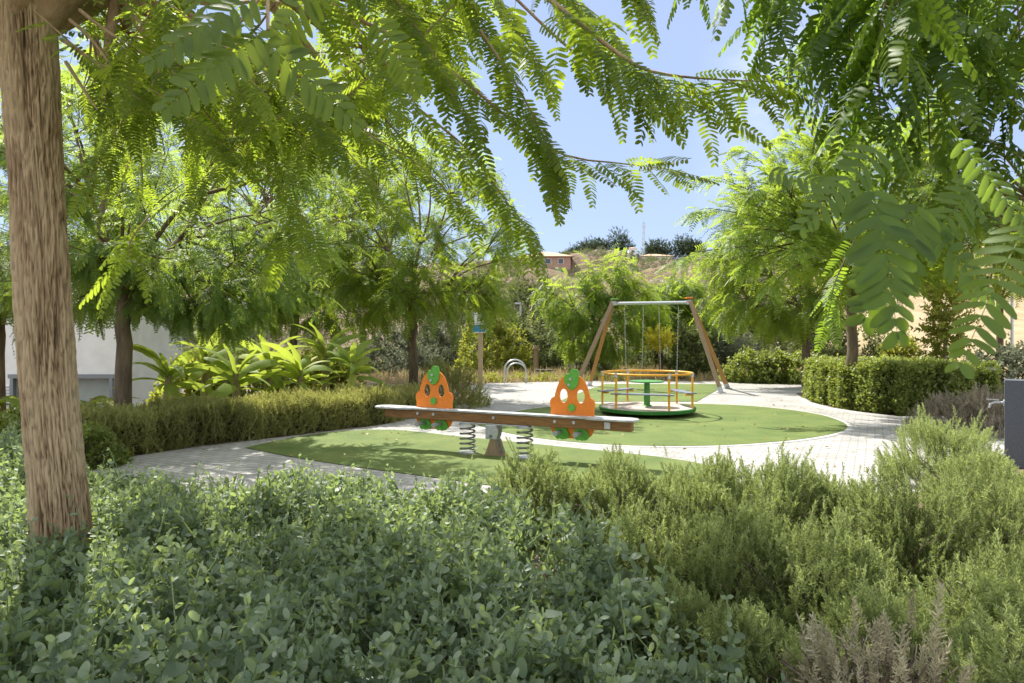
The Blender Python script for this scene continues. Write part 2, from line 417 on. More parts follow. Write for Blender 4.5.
M_BARK = mat('bark', b_bark, rough=.9, spec=.2)
M_BARKF = noisy('bark_grey_brown', (.075, .055, .038), (.20, .15, .10), 9, .9, sc3=(1, 1, .2), bs=.6, bd=.02)
M_TWIG = noisy('twig_bark', (.09, .07, .035), (.20, .15, .08), 20, .85)
M_STEMG = noisy('woody_stem', (.08, .06, .045), (.20, .155, .115), 30, .9)
M_LEAF = leafmat('tipu_leaf', [(0, (.020, .045, .016)), (.5, (.062, .108, .026)), (1, (.13, .18, .040))], (.50, .64, .05), .48)
M_LEAFN = leafmat('tipu_leaf_dark', [(0, (.022, .050, .018)), (.5, (.055, .105, .030)), (1, (.12, .18, .048))], (.42, .62, .05), .45)
M_LEAFB = leafmat('tipu_leaf_blue', [(0, (.028, .060, .026)), (.5, (.08, .15, .055)), (1, (.12, .20, .065))], (.46, .60, .08), .46)
M_LEAFL = leafmat('tipu_leaf_light', [(0, (.040, .080, .018)), (.5, (.090, .155, .030)), (1, (.18, .26, .05))], (.48, .62, .06), .48)
M_GC = leafmat('grey_green_leaf', [(0, (.36, .27, .15)), (.016, (.30, .22, .13)), (.024, (.055, .085, .06)), (.5, (.165, .22, .16)), (.85, (.31, .365, .28)), (1, (.44, .50, .22))], (.44, .56, .15), .35, .5, .35)
M_ROS = leafmat('rosemary_needle', [(0, (.045, .06, .028)), (.5, (.15, .19, .08)), (1, (.42, .47, .24))], (.46, .54, .15), .38, .55, .3)
M_ROSD = leafmat('dry_rosemary', [(0, (.24, .20, .13)), (.5, (.40, .35, .24)), (1, (.56, .52, .38))], (.46, .44, .28), .25, .8, .1)
M_ROSB = leafmat('hedge_rosemary', [(0, (.14, .15, .055)), (.5, (.27, .275, .11)), (1, (.42, .41, .19))], (.56, .56, .14), .38, .6, .25)
M_HEDGE = leafmat('hedge_leaf', [(0, (.09, .12, .035)), (.5, (.16, .20, .06)), (1, (.26, .30, .10))], (.52, .60, .09), .33, .4, .4)
M_BUSH = leafmat('scrub_leaf', [(0, (.055, .075, .03)), (.5, (.10, .125, .05)), (1, (.17, .19, .085))], (.28, .32, .09), .3, .7, .2)
M_BUSHY = leafmat('yellow_green_leaf', [(0, (.10, .13, .025)), (.5, (.17, .20, .035)), (1, (.27, .28, .06))], (.50, .52, .06), .4, .6, .3)
M_BUSHG = leafmat('grey_scrub_leaf', [(0, (.11, .13, .085)), (.5, (.17, .19, .13)), (1, (.25, .26, .19))], (.25, .27, .14), .25, .8, .1)
M_DARKT = leafmat('evergreen_leaf', [(0, (.022, .040, .020)), (.5, (.040, .062, .028)), (1, (.07, .095, .045))], (.10, .14, .04), .2, .7, .2)
M_BAN = leafmat('banana_leaf', [(0, (.12, .20, .035)), (.6, (.20, .28, .05)), (1, (.42, .38, .09))], (.46, .56, .07), .42, .6, .2)
M_YPLANT = leafmat('yellow_leaf', [(0, (.38, .36, .03)), (1, (.62, .56, .08))], (.8, .75, .08), .4, .6, .2)
M_FLOWER = leafmat('small_flower', [(0, (.35, .33, .55)), (1, (.6, .58, .75))], (.5, .5, .7), .3, .7, .1)
M_PINK = leafmat('dusty_shrub', [(0, (.17, .14, .10)), (.5, (.27, .24, .17)), (1, (.40, .33, .31))], (.34, .30, .20), .25, .8, .1)
M_DRYG = leafmat('dry_grass', [(0, (.28, .21, .11)), (.5, (.42, .33, .18)), (1, (.55, .46, .28))], (.5, .4, .2), .3, .8, .1)
M_CORE = noisy('hedge_dark_core', (.018, .016, .010), (.045, .040, .022), 30, .95, bs=.5)  # near-black filler added inside the hedges, behind the foliage

# ------------------------------------------------------------------ ground
def sst(x): x = np.clip(x, 0, 1); return x * x * (3 - 2 * x)
def terr(x, y):
    x = np.asarray(x, float); y = np.asarray(y, float)
    r = x / np.maximum(y, 10)
    h = 15.0 * sst((y - 40) / 95) * (1 - .25 * sst((r - .25) / .5)) + 6.0 * sst((y - 24) / 40) * sst((r - .25) / .3)
    h = h + 1.1 * sst((y - 40) / 30) * (np.sin(x * .11 + y * .05) + .7 * np.sin(x * .23 - y * .13 + 1) + .5 * np.sin(x * .41 + 2 + y * .3))
    h = h - 2.0 * sst((y - 13.2) / 3) * sst((-x - 5.5) / 2.5) * (1 - sst((y - 30) / 30))
    h = h + 6 * sst((y - 160) / 200) * 0
    return h
xs = np.concatenate([np.linspace(-700, -60, 24), np.linspace(-58, 110, 150), np.linspace(115, 800, 24)])
ys = np.concatenate([np.linspace(-120, -8, 8), np.linspace(-6, 60, 90), np.linspace(61, 180, 110), np.linspace(190, 1500, 24)])
XX, YY = np.meshgrid(xs, ys)
ZZ = terr(XX, YY)
rough_n = np.array([mnoise.fractal(Vector((x * .12, y * .12, 0)), 0.9, 2.1, 5) for x, y in zip(XX.ravel(), YY.ravel())]).reshape(XX.shape)
ZZ = ZZ + rough_n * 1.6 * sst((YY - 38) / 40)
nx, ny = len(xs), len(ys)
I = (np.arange(ny - 1)[:, None] * nx + np.arange(nx - 1)[None]).ravel()
gr = npmesh('ground', np.stack([XX, YY, ZZ], -1), np.stack([I, I + 1, I + nx + 1, I + nx], 1), M_GROUND, smooth=True)
prop(gr, kind='structure')
def hz(x, y):
    i = int(np.clip(np.searchsorted(xs, x) - 1, 0, nx - 2)); j = int(np.clip(np.searchsorted(ys, y) - 1, 0, ny - 2))
    u = (x - xs[i]) / (xs[i + 1] - xs[i]); v = (y - ys[j]) / (ys[j + 1] - ys[j])
    return float((ZZ[j, i] * (1 - u) + ZZ[j, i + 1] * u) * (1 - v) + (ZZ[j + 1, i] * (1 - u) + ZZ[j + 1, i + 1] * u) * v)

def smoothpoly(pts, it=2):
    P = np.array(pts, float)
    for _ in range(it):
        Q = np.roll(P, -1, 0); P = np.stack([P * .75 + Q * .25, P * .25 + Q * .75], 1).reshape(-1, 2)
    return P
def sheet(name, pts, z, m, thick=.0):
    bm = bmesh.new(); vs_ = [bm.verts.new((x, y, z)) for x, y in pts]; f = bm.faces.new(vs_)
    bmesh.ops.recalc_face_normals(bm, faces=[f])
    if f.normal.z < 0: f.normal_flip()
    if thick:
        r = bmesh.ops.extrude_face_region(bm, geom=[f])
        bmesh.ops.translate(bm, vec=(0, 0, -thick), verts=[v for v in r['geom'] if isinstance(v, bmesh.types.BMVert)])
    bmesh.ops.triangulate(bm, faces=bm.faces)
    return bmo(name, bm, m)
pave = [(-7.5, 7.0), (-5.0, 6.3), (-2.6, 5.9), (0, 5.6), (1.5, 6.0), (3.5, 6.3), (4.7, 7.0), (6.2, 8.4), (9, 9.6), (14, 10.5), (14, 13.6),
        (10.5, 12.9), (8.4, 12.4), G(900, 419.5), G(860, 414.5), G(832, 410), G(815, 404.5), G(806, 401), (7.4, 17.8), (9.5, 19.5), G(830, 384), G(735, 382), G(600, 381), G(480, 384), (-1.4, 19.5),
        (-.7, 16.5), G(470, 403), G(380, 426), G(300, 435.5), G(200, 447.5), G(120, 459), (-5.3, 7.9), (-7.5, 7.9)]
prop(sheet('paving', pave, .012, M_PAVE, .06), kind='structure')
oval = [(470, 424), (500, 433), (540, 440), (590, 445), (650, 447.5), (720, 447), (780, 443), (820, 438), (842, 432.5), (849, 428), (842, 422), (820, 415), (780, 409.2), (740, 405.8), (697, 404.4), (640, 404), (590, 404.3), (560, 406), (520, 411), (490, 418)]
wedge = [(245, 449), (280, 441), (320, 434), (360, 431), (390, 430.5), (420, 433), (457, 437.5), (500, 441.5), (542, 446), (600, 452), (660, 458), (720, 468), (700, 482), (640, 494), (560, 495), (498, 488), (448, 481), (360, 469), (300, 460)]
backt = [(558, 402.3), (586, 391), (605, 384.6), (722, 384.6), (717, 390.5), (697, 402.3)]
M_KERB = noisy('pale_concrete', (.36, .35, .33), (.48, .465, .44), 25, .85, bs=.2, bd=.003)
o_ = smoothpoly([G(*p) for p in oval], 2); w_ = [G(*p) for p in wedge]; w_ = smoothpoly([w_[0]] * 3 + w_[1:], 2)
prop(sheet('turf', o_, .020, M_TURF), kind='structure')
prop(sheet('turf', w_, .020, M_TURF), kind='structure')
prop(sheet('turf', [G(*p) for p in backt], .020, M_TURF), kind='structure')
def kerb(name, pts, wd, z0, z1, closed=True):
    P = np.array(pts, float); n = len(P); T = (np.roll(P, -1, 0) - np.roll(P, 1, 0)) if closed else np.gradient(P, axis=0)
    T = T / (np.linalg.norm(T, axis=1, keepdims=True) + 1e-9); Nn = np.stack([T[:, 1], -T[:, 0]], 1)
    A = P + Nn * .001; B = P + Nn * wd
    V = np.concatenate([np.c_[A, np.full(n, z1)], np.c_[B, np.full(n, z1)], np.c_[A, np.full(n, z0)], np.c_[B, np.full(n, z0)]])
    Fq = []
    for i in range(n if closed else n - 1):
        j = (i + 1) % n; Fq += [(i, j, n + j, n + i), (n + i, n + j, 3 * n + j, 3 * n + i), (j, i, 2 * n + i, 2 * n + j)]
    return npmesh(name, V, Fq, M_KERB)
prop(kerb('kerb', o_, .11, .004, .016), kind='structure')
# planting bed kerb round the right hedge
bed = [G(806, 401), G(812, 405), G(832, 410.5), G(860, 415), G(900, 420), (8.4, 12.35), (10.5, 12.85), (14, 13.5)]
prop(kerb('kerb', bed, .10, .0, .06, False), kind='structure')

# ------------------------------------------------------------------ trees
GAP = [(492, -60), (640, -60), (715, -60), (722, 8), (738, 40), (762, 90), (770, 125), (735, 150), (715, 180), (700, 215), (690, 236), (600, 236), (545, 232), (520, 205), (505, 165), (492, 120)]
GAP2 = [(955, 95), (1024, 70), (1024, 150), (990, 195), (950, 190)]
def groups(P, k, it=4):
    C = P[rng.choice(len(P), k, replace=False)]
    for _ in range(it):
        a = np.argmin(((P[:, None] - C[None]) ** 2).sum(-1), 1)
        C = np.array([P[a == i].mean(0) if (a == i).any() else C[i] for i in range(k)])
    return a, C
def ellipsoid(n, c, r, shell=.55):
    v = unit(rng.normal(0, 1, (n, 3))); q = (shell + (1 - shell) * rng.random((n, 1))) ** .6
    return np.array(c) + v * q * np.array(r)
def put_fronds(acc, B, D, Ls, templ, gaps=(), roll=.35, up=None, tone=None):
    """B bases, D directions, Ls lengths; fronds whose middle or tip falls in an open part of the crown are left out"""
    B = np.asarray(B); D = unit(D); Ls = np.asarray(Ls)
    keep = np.ones(len(B), bool)
    for g in gaps:
        for q in (.0, .5, 1.0):
            px, py = proj(B + D * Ls[:, None] * q); keep &= ~(inpoly(px, py, g))
    keep &= (B[:, 1] > -6)
    # nothing closer than arm's length to the viewer's standing place
    keep &= (np.linalg.norm(B - np.array([0, 0, 1.5]), axis=1) > .95)
    B, D, Ls = B[keep], D[keep], Ls[keep]
    if len(B) == 0: return
    tn = rng.random(len(B)) if tone is None else np.asarray(tone)[keep]
    pick = rng.integers(0, len(templ), len(B))
    for i, tm in enumerate(templ):
        s = pick == i
        if s.any(): acc.inst(tm, frames(D[s], None if up is None else up[s], rng.normal(0, roll, s.sum()), Ls[s]), B[s], tn[s])
def twig_fronds(acc, P0, P1, n, fl, templ, gaps, droop=.45, tmin=.3):
    """n fronds along every twig P0->P1"""
    m = len(P0); t = tmin + (1 - tmin) * np.tile(np.linspace(0, 1, n), m) ** .8
    A = np.repeat(P0, n, 0); Bp = np.repeat(P1, n, 0); d = unit(Bp - A)
    base = A + (Bp - A) * t[:, None]
    a = rng.random(m * n) * .9 + np.tile(np.arange(n), m) * PI + np.repeat(rng.random(m) * 6.28, n) * .15
    side = unit(np.cross(d, np.array([0, 0, 1.0]) + rng.normal(0, .1, d.shape)))
    upv = np.cross(side, d)
    lat = side * np.cos(a)[:, None] + upv * np.sin(a)[:, None] * .55
    D = d * (.25 + .9 * t[:, None] ** 4) + lat * (1.05 - .55 * t[:, None] ** 4) + np.array([0, 0, -droop]) + rng.normal(0, .16, d.shape)
    Ls = fl * (.7 + .5 * rng.random(m * n))
    put_fronds(acc, base, D, Ls, templ, gaps, tone=np.clip(np.repeat(rng.random(m), n) * .6 + rng.random(m * n) * .4, 0, 1))

def tree(name, label, cat, trunk_pts, trunk_r, crowns, nf, fl, templ, m_leaf, m_bark, nl=(6, 5), gaps=(), group=None, extra=None, tw=.5, droop=.45, sides=10, bark_hi=False, filt=None, tmin=.3):
    """trunk_pts world points from the ground up; crowns = [(n, centre, radii)]"""
    base = np.array(trunk_pts[0]); root = thing(name, label, cat, tuple(base), group)
    wood = Acc(); leaf = Acc(); top = np.array(trunk_pts[-1], float)
    A = np.concatenate([ellipsoid(n, c, r) for n, c, r in crowns])
    A = A[A[:, 2] > base[2] + .6]
    if filt is not None: A = A[filt(A)]
    for g in gaps:
        px, py = proj(A); A = A[~inpoly(px, py, g)]
    a, C = groups(A, nl[0])
    for i in range(nl[0]):
        Q = A[a == i]
        if len(Q) < 2: continue
        n1 = top + (C[i] - top) * .45; n1[2] += .05 * np.linalg.norm(C[i] - top)
        r0 = trunk_r[-1] * .55
        wood.add(*tube(bez(top - np.array([0, 0, .05]), n1, 7, .05, .07), np.linspace(r0, r0 * .6, 7), 7))
        k2 = min(nl[1], len(Q)); b, C2 = groups(Q, k2)
        for j in range(k2):
            Z = Q[b == j]
            if len(Z) == 0: continue
            n2 = n1 + (C2[j] - n1) * .62
            wood.add(*tube(bez(n1, n2, 6, .06, .07), np.linspace(r0 * .6, r0 * .25, 6), 5))
            P0 = np.repeat(n2[None], len(Z), 0) 
            for z in Z: wood.add(*tube(bez(n2, z, 4, .05, .06), np.linspace(r0 * .22, .003, 4), 3))
            st = Z - unit(Z - P0) * np.minimum(np.linalg.norm(Z - P0, axis=1, keepdims=True), tw * 1.6)
            twig_fronds(leaf, st, Z, nf, fl, templ, gaps, droop, tmin)
    if extra: extra(wood, leaf)
    # trunk
    tp = np.array(trunk_pts, float); T = []
    if bark_hi:
        nr, na = 420, 220
        tt = np.linspace(0, 1, nr); ti = np.linspace(0, 1, len(tp))
        P = np.stack([np.interp(tt, ti, tp[:, k]) for k in range(3)], 1); rr = np.interp(tt, ti, trunk_r)
        V = np.zeros((nr, na, 3)); rd = np.zeros((nr, na))
        for i in range(nr):
            for j in range(na):
                an = j / na * 2 * PI; ca, sa = math.cos(an), math.sin(an); z = P[i][2]
                w1 = mnoise.noise(Vector((ca * 1.5, sa * 1.5, z * 1.2))) * .25
                v1 = Vector((ca * 6.5 + w1, sa * 6.5 + w1, z * 2.2)); v2 = Vector((ca * 17 + w1, sa * 17, z * 6.0 + 7))
                rid = 1 - abs(mnoise.noise(v1)) * 2.6; rid2 = 1 - abs(mnoise.noise(v2)) * 2.4
                h = -max(0, rid) ** 2.4 * .011 - max(0, rid2) ** 2.2 * .011 + mnoise.noise(Vector((ca * 20, sa * 20, z * 22))) * .004 + mnoise.noise(Vector((ca, sa, z * 1.3))) * .012
                rd[i, j] = min(1, max(0, .90 + h * 38))
                q = rr[i] * (1 + .05 * math.sin(an * 3 + z)) + h
                V[i, j] = P[i] + np.array((ca * q, sa * q, 0))
        idx = np.arange(nr * na).reshape(nr, na); nxt = np.roll(idx, -1, 1)
        Fq = np.stack([idx[:-1], nxt[:-1], nxt[1:], idx[1:]], -1).reshape(-1, 4)
        tr = npmesh('trunk', V - base, Fq, m_bark, root, rd.ravel(), True)
    else:
        n = 10; tt = np.linspace(0, 1, n); ti = np.linspace(0, 1, len(tp))
        P = np.stack([np.interp(tt, ti, tp[:, k]) for k in range(3)], 1) + np.r_[[[0, 0, 0]], rng.normal(0, .012, (n - 2, 3)), [[0, 0, 0]]]
        V, Fq = tube(P, np.interp(tt, ti, trunk_r), sides)
        tr = npmesh('trunk', V - base, Fq, m_bark, root, None, True)
    if wood.V:
        wood.V = [v - base for v in wood.V]; wood.make('branches', M_TWIG if not bark_hi else M_BARK, root, True)
    leaf.V = [v - base for v in leaf.V]
    leaf.make('crown', m_leaf, root)
    return root

def branch(wood, leaf, pts, r, fl, n, templ, gaps=(), droop=.7, t0=.1):
    """an arching branch through world points with fronds hanging off both sides"""
    P = np.array(pts, float); tt = np.linspace(0, 1, 14); ti = np.linspace(0, 1, len(P))
    Q = np.stack([np.interp(tt, ti, P[:, k]) for k in range(3)], 1)
    Q[1:-1] = (Q[:-2] + 2 * Q[1:-1] + Q[2:]) / 4
    wood.add(*tube(Q, np.linspace(r, .002, 14), 5))
    t = t0 + (1 - t0) * np.linspace(0, 1, n) ; B = np.stack([np.interp(t, tt, Q[:, k]) for k in range(3)], 1)
    T = unit(np.stack([np.interp(t, tt, np.gradient(Q[:, k])) for k in range(3)], 1))
    s = np.where(np.arange(n) % 2 == 0, 1, -1)[:, None]; side = unit(np.cross(T, np.array([0, 0, 1.0])))
    D = T * (.5 + .6 * t[:, None] ** 3) + side * s * .8 + np.array([0, 0, -1.0])[None] * (droop * (.15 + 1.1 * rng.random((n, 1)))) + rng.normal(0, .25, T.shape)
    put_fronds(leaf, B, D, fl * (.75 + .45 * rng.random(n)), templ, gaps)

# --- T1: the big trunk on the left
def t1_extra(wood, leaf):
    top = np.array((-2.82, 3.95, 3.70))
    # big limbs above the fork
    for e, r in (((-1.5, 3.5, 4.9), .095), ((-3.5, 5.0, 4.9), .10), ((-4.0, 3.2, 4.6), .09), ((-2.3, 2.8, 4.8), .08), ((-1.6, 4.8, 4.8), .09)):
        wood.add(*tube(bez(top - np.array((0, 0, .45)), e, 14, -.06, .05), np.linspace(r, r * .4, 14), 16))
    # thin dead twigs leaving the fork
    for a, b in (((62, 40), (140, 100)), ((70, 20), (118, 82)), ((66, 62), (98, 110)), ((80, 10), (160, 60))):
        wood.add(*tube(bez(at(a[0], a[1], 3.7), at(b[0], b[1], 3.3), 6, .0, .08), np.linspace(.011, .003, 6), 5))
    br = [at(430, -90, 2.5), at(545, -5, 2.5), at(612, 50, 2.45), at(645, 72, 2.45), at(700, 79, 2.5), at(778, 82, 2.55)]
    branch(wood, leaf, br, .012, .26, 42, FR_NR, droop=.75, t0=.22)
    branch(wood, leaf, [br[0]] + [p + np.array((0, .25, .0)) for p in br[1:4]] + [at(668, 96, 2.7), at(735, 118, 2.8)], .007, .24, 18, FR_NR, droop=.7)
    branch(wood, leaf, [at(360, 20, 3.1), at(440, 60, 3.1), at(500, 112, 3.1), at(560, 158, 3.1), at(620, 163, 3.15), at(672, 170, 3.2)], .010, .25, 34, FR_NR, droop=.55)
    branch(wood, leaf, [at(480, 30, 3.0), at(520, 90, 3.0), at(545, 140, 3.0), at(560, 170, 3.0)], .007, .24, 26, FR_NR, droop=.7)
    branch(wood, leaf, [at(420, 110, 3.8), at(470, 150, 3.8), at(505, 200, 3.8), at(535, 238, 3.8)], .008, .28, 26, FR_MID, droop=.6)
    # hanging sprays against the far foliage
    for (a, b, Y) in (((90, 60), (230, 150), 3.4), ((120, -30), (260, 90), 2.7), ((300, -30), (420, 110), 2.6), ((380, -20), (470, 120), 2.9), ((250, 60), (380, 190), 3.1),
                      ((420, 40), (300, 150), 3.3), ((330, 90), (190, 190), 3.6), ((150, 90), (90, 180), 3.5), ((360, 130), (470, 215), 3.7), ((220, 130), (320, 240), 3.9), ((440, -40), (500, 60), 3.2), ((200, -40), (120, 60), 3.0), ((520, -60), (590, 30), 3.4), ((480, -20), (545, 75), 3.6), ((590, -70), (640, -2), 3.0), ((560, 0), (620, 40), 3.9)):
        branch(wood, leaf, [at(a[0] - (b[0] - a[0]) * .4, a[1] - 50, Y + .3), at(a[0], a[1], Y), at((a[0] + b[0]) / 2, (a[1] + b[1]) / 2 - 12, Y), at(b[0], b[1], Y)], .006, .25, 26, FR_NR, droop=.4)
    # large leaves nearest the lens
    def big(a, b, Y0, Y1, L, up):
        A = at(a[0], a[1], Y0); B = at(b[0], b[1], Y1); d = B - A
        leaf.inst(FR_HI[2], frames(np.array([d]), np.array([up]), 0, np.linalg.norm(d)), np.array([A]), [.35])
    big((268, -8), (143, 52), 1.30, 1.22, .3, (0, -.85, .5)); big((270, 28), (160, 102), 1.28, 1.20, .3, (0.2, -.9, .4))
    big((240, 22), (362, 118), 1.35, 1.45, .3, (0, -.8, .6)); big((330, -40), (262, 60), 1.4, 1.5, .3, (.3, -.8, .4))
    big((200, -30), (215, 70), 1.7, 1.65, .3, (0, -.8, .3)); big((370, 10), (420, 90), 1.6, 1.65, .3, (0, -.8, .3))
    wood.add(*tube(np.array([at(330, -120, 1.5), at(285, -30, 1.35), at(268, -6, 1.3), at(268, 30, 1.28)]), np.array([.006, .005, .004, .003]), 5))
    wood.add(*tube(np.array([at(330, -120, 1.5), at(300, -50, 1.4), at(240, 22, 1.35)]), np.array([.005, .004, .003]), 5))
    # light bright sprays at mid depth
    branch(wood, leaf, [at(150, 215, 5.2), at(130, 240, 5.1), at(128, 262, 5.0)], .008, .45, 9, FR_NR, droop=.45)
    branch(wood, leaf, [at(300, 200, 5.2), at(285, 225, 5.0), at(276, 245, 5.0)], .008, .45, 10, FR_NR, droop=.5)
GAPT1 = [(85, 215), (1024, 215), (1024, 420), (85, 420)]
def t1f(A):
    px, py = proj(A)
    d = A[:, 1]
    return ~((px > 60) & (px < 1100) & (py > 235) & (d < 7) & (d > .3)) & ~((px > 492) & (px < 1300) & (d < 7) & (py > -150) & (d > 0.4)) & (np.linalg.norm(A - np.array([0, 0, 1.5]), axis=1) > 1.7)
tree('tree', 'tall leafy tree with thick ridged trunk leaning in at the left edge of the photo', 'tree',
     [(-2.55, 3.90, 0), (-2.59, 3.90, .6), (-2.66, 3.91, 1.2), (-2.69, 3.915, 1.8), (-2.73, 3.93, 2.4), (-2.77, 3.94, 3.0), (-2.82, 3.95, 3.8)], [.165, .148, .140, .137, .138, .143, .138],
     [(300, (-2.6, 4.2, 4.7), (3.8, 3.4, 1.7)), (120, (-1.3, 3.6, 3.4), (1.9, 1.9, .9)), (70, (-4.2, 5.5, 3.4), (1.8, 2.0, 1.2))],
     13, .26, FR_MID, M_LEAF, M_BARK, (8, 8), (GAP, GAPT1, [(-400, -40), (72, -40), (84, 560), (-400, 560)]), 'feathery-leaved park trees', t1_extra, tw=.5, bark_hi=True, filt=t1f)

# --- T10: the tree whose crown hangs in from the right edge
def t10_extra(wood, leaf):
    hub = np.array((2.6, 2.2, 3.3))
    for b, Y, L in ((( 800, 20), 2.3, .26), ((850, 40), 2.1, .26), ((905, 60), 2.0, .26), ((960, 40), 2.1, .26), ((1000, 90), 2.2, .26), ((880, 120), 1.9, .26), ((830, 110), 2.3, .25),
                    ((930, 150), 2.0, .26), ((1020, 40), 2.0, .26), ((860, 180), 2.2, .25), ((960, 200), 2.3, .25), ((1005, 165), 2.2, .25), ((770, 60), 2.8, .25), ((900, 10), 1.7, .26), ((800, -30), 1.9, .26), ((745, -20), 2.3, .25), ((690, -35), 2.6, .24)):
        e = at(b[0], b[1], Y); s = e + np.array((.12, .1, .55)); 
        branch(wood, leaf, [hub, (s * .6 + hub * .4) + np.array((0, 0, .1)), s, (s + e) / 2 + np.array((-.04, 0, .0)), e], .007, L, 22, FR_NR, droop=.5, t0=.52)
    def big(a, b, Y0, Y1, up, tone=.5, k=0):
        A = at(a[0], a[1], Y0); B = at(b[0], b[1], Y1); d = B - A
        leaf.inst(FR_HI[k], frames(np.array([d]), np.array([up]), 0, np.linalg.norm(d)), np.array([A]), [tone])
    big((868, 170), (908, 335), 1.12, 1.08, (.15, -.9, .25), .30, 2); big((925, 190), (868, 318), 1.25, 1.2, (0, -.85, .4), .1, 2)
    big((1036, 208), (952, 352), 1.15, 1.1, (-.3, -.5, .7), .8, 1); big((905, 205), (1010, 305), 1.5, 1.5, (0, -.8, .5), .4)
    big((760, 170), (850, 185), 1.7, 1.6, (0, -.8, .6), .5); big((890, 140), (800, 225), 1.5, 1.5, (0, -.8, .6), .5)
    big((950, 130), (1040, 230), 1.4, 1.35, (0, -.8, .6), .4); big((985, 175), (915, 255), 1.55, 1.5, (0, -.8, .5), .6)
    for q in ([at(1080, 40, 1.6), at(1050, 150, 1.25), at(1036, 208, 1.15)],):
        leaf.add(*tube(np.array(q), np.array([.0022, .0016, .001]), 4))
    branch(wood, leaf, [at(860, 230, 3.6), at(835, 280, 3.6), at(828, 318, 3.6)], .006, .26, 9, FR_NR, droop=.5)
def t10f(A):
    px, py = proj(A); d = A[:, 1]
    return ~((px < 760) & (d > .3)) & ~((px < 1100) & (py > 120) & (d > .3)) & (np.linalg.norm(A - np.array([0, 0, 1.5]), axis=1) > 1.5)
tree('tree', 'tree hanging dark backlit sprays in from the top right corner, trunk out of sight', 'tree',
     [(4.0, 1.2, 0), (3.95, 1.25, 1.0), (3.8, 1.4, 2.2), (3.6, 1.6, 3.0)], [.19, .16, .15, .14],
     [(150, (3.6, 2.6, 4.4), (3.0, 2.8, 1.5)), (80, (2.6, 3.0, 3.4), (1.6, 1.4, .8))],
     11, .26, FR_MID, M_LEAFN, M_BARKF, (6, 6), (GAP, GAP2), 'feathery-leaved park trees', t10_extra, tw=.5, filt=t10f)

# --- park trees further back
GR = 'feathery-leaved park trees'
TT = 'tree'
tree(TT, 'leafy tree with slim brown trunk rising behind the long low hedge at left', 'tree',
     [at(122, 440, 9.6) * [1, 1, 0] + [0, 0, -.05], at(123, 330, 9.6), at(124, 290, 9.6)], [.12, .10, .09],
     [(300, (-5.0, 9.9, 3.9), (2.9, 2.4, 1.9)), (90, (-4.1, 9.6, 2.6), (2.0, 1.4, .9)), (70, (-5.9, 9.8, 2.3), (1.5, 1.2, .6)), (40, (-4.2, 9.9, 1.9), (.9, .8, .4))], 10, .30, FR_MID, M_LEAFB, M_BARKF, (7, 7), (GAP,), GR, droop=.6)
tree(TT, 'leafy tree with dark slender trunk standing behind the left orange seesaw panel', 'tree',
     [at(414, 400, 15.5) * [1, 1, 0], at(413, 330, 15.5), at(412, 305, 15.5)], [.115, .10, .09],
     [(300, (-2.1, 15.5, 4.1), (2.7, 2.2, 2.1)), (80, (-1.6, 15.0, 2.4), (1.9, 1.4, .9)), (50, (-3.3, 15.2, 2.6), (1.3, 1.0, .9))], 9, .36, FR_LO + FR_MID[:1], M_LEAF, M_BARKF, (7, 6), (GAP,), GR, droop=.6)
tree(TT, 'bright leafy tree rising behind the banana plants, its trunk hidden by their leaves', 'tree',
     [(-5.7, 17.8, -.4), (-5.7, 17.8, 1.4), (-5.6, 17.8, 2.4)], [.12, .10, .09],
     [(300, (-5.4, 17.8, 5.0), (3.8, 2.2, 2.8)), (90, (-6.4, 17.4, 2.4), (2.0, 1.2, 1.0)), (100, (-4.6, 17.6, 2.5), (2.0, 1.2, 1.2))], 10, .36, FR_LO + FR_MID[:1], M_LEAFL, M_BARKF, (7, 6), (GAP,), GR, droop=.6)
tree(TT, 'leafy tree over the white house at the left edge, seen behind the ridged trunk', 'tree',
     [(-9.2, 12.2, -.4), (-9.2, 12.2, 1.4), (-9.1, 12.2, 2.2)], [.13, .11, .10],
     [(270, (-8.6, 12.0, 4.4), (2.9, 2.4, 2.3)), (80, (-7.2, 11.4, 2.6), (2.2, 1.4, .9)), (50, (-8.6, 11.6, 2.0), (1.2, 1.0, .6))], 10, .34, FR_LO + FR_MID[:1], M_LEAFB, M_BARKF, (7, 6), (GAP,), GR, droop=.6)
tree(TT, 'tall tree behind the others at left, closing the crown with light green leaves', 'tree',
     [(-11.0, 25.0, -1.8), (-11.0, 25.0, 1.4), (-10.9, 25.0, 3.0)], [.15, .12, .10],
     [(560, (-10.0, 25.0, 7.3), (6.6, 2.8, 4.4)), ], 8, .55, FR_LO, M_LEAFL, M_BARKF, (8, 7), (GAP,), GR, droop=.6)
tree(TT, 'light green feathery tree behind the left legs of the swing frame', 'tree',
     [(3.0, 25.5, 0), (3.0, 25.5, 1.0), (3.1, 25.5, 1.8)], [.10, .09, .08],
     [(70, (3.6, 25.5, 3.7), (1.2, 1.0, .9)), (60, (2.1, 25.3, 3.0), (1.3, 1.1, .9)), (60, (4.5, 25.2, 2.6), (1.3, 1.1, 1.2)), (50, (2.6, 25.2, 1.6), (1.2, 1.1, .8)), (36, (3.7, 25, 1.5), (1.4, 1.0, .8))], 7, .52, FR_LO, M_LEAFL, M_BARKF, (7, 7), (), GR, droop=.7)
tree(TT, 'light green feathery tree behind the two hanging swing seats', 'tree',
     [(6.0, 27.5, 0), (6.0, 27.5, 1.0), (6.1, 27.5, 1.6)], [.09, .08, .07],
     [(90, (6.8, 27.5, 3.4), (1.0, 1.0, .8)), (80, (5.6, 27.2, 2.4), (1.1, 1.0, 1.0)), (90, (7.2, 27.2, 2.0), (1.4, 1.0, 1.0))], 7, .52, FR_LO, M_LEAFL, M_BARKF, (6, 6), (), GR, droop=.7)
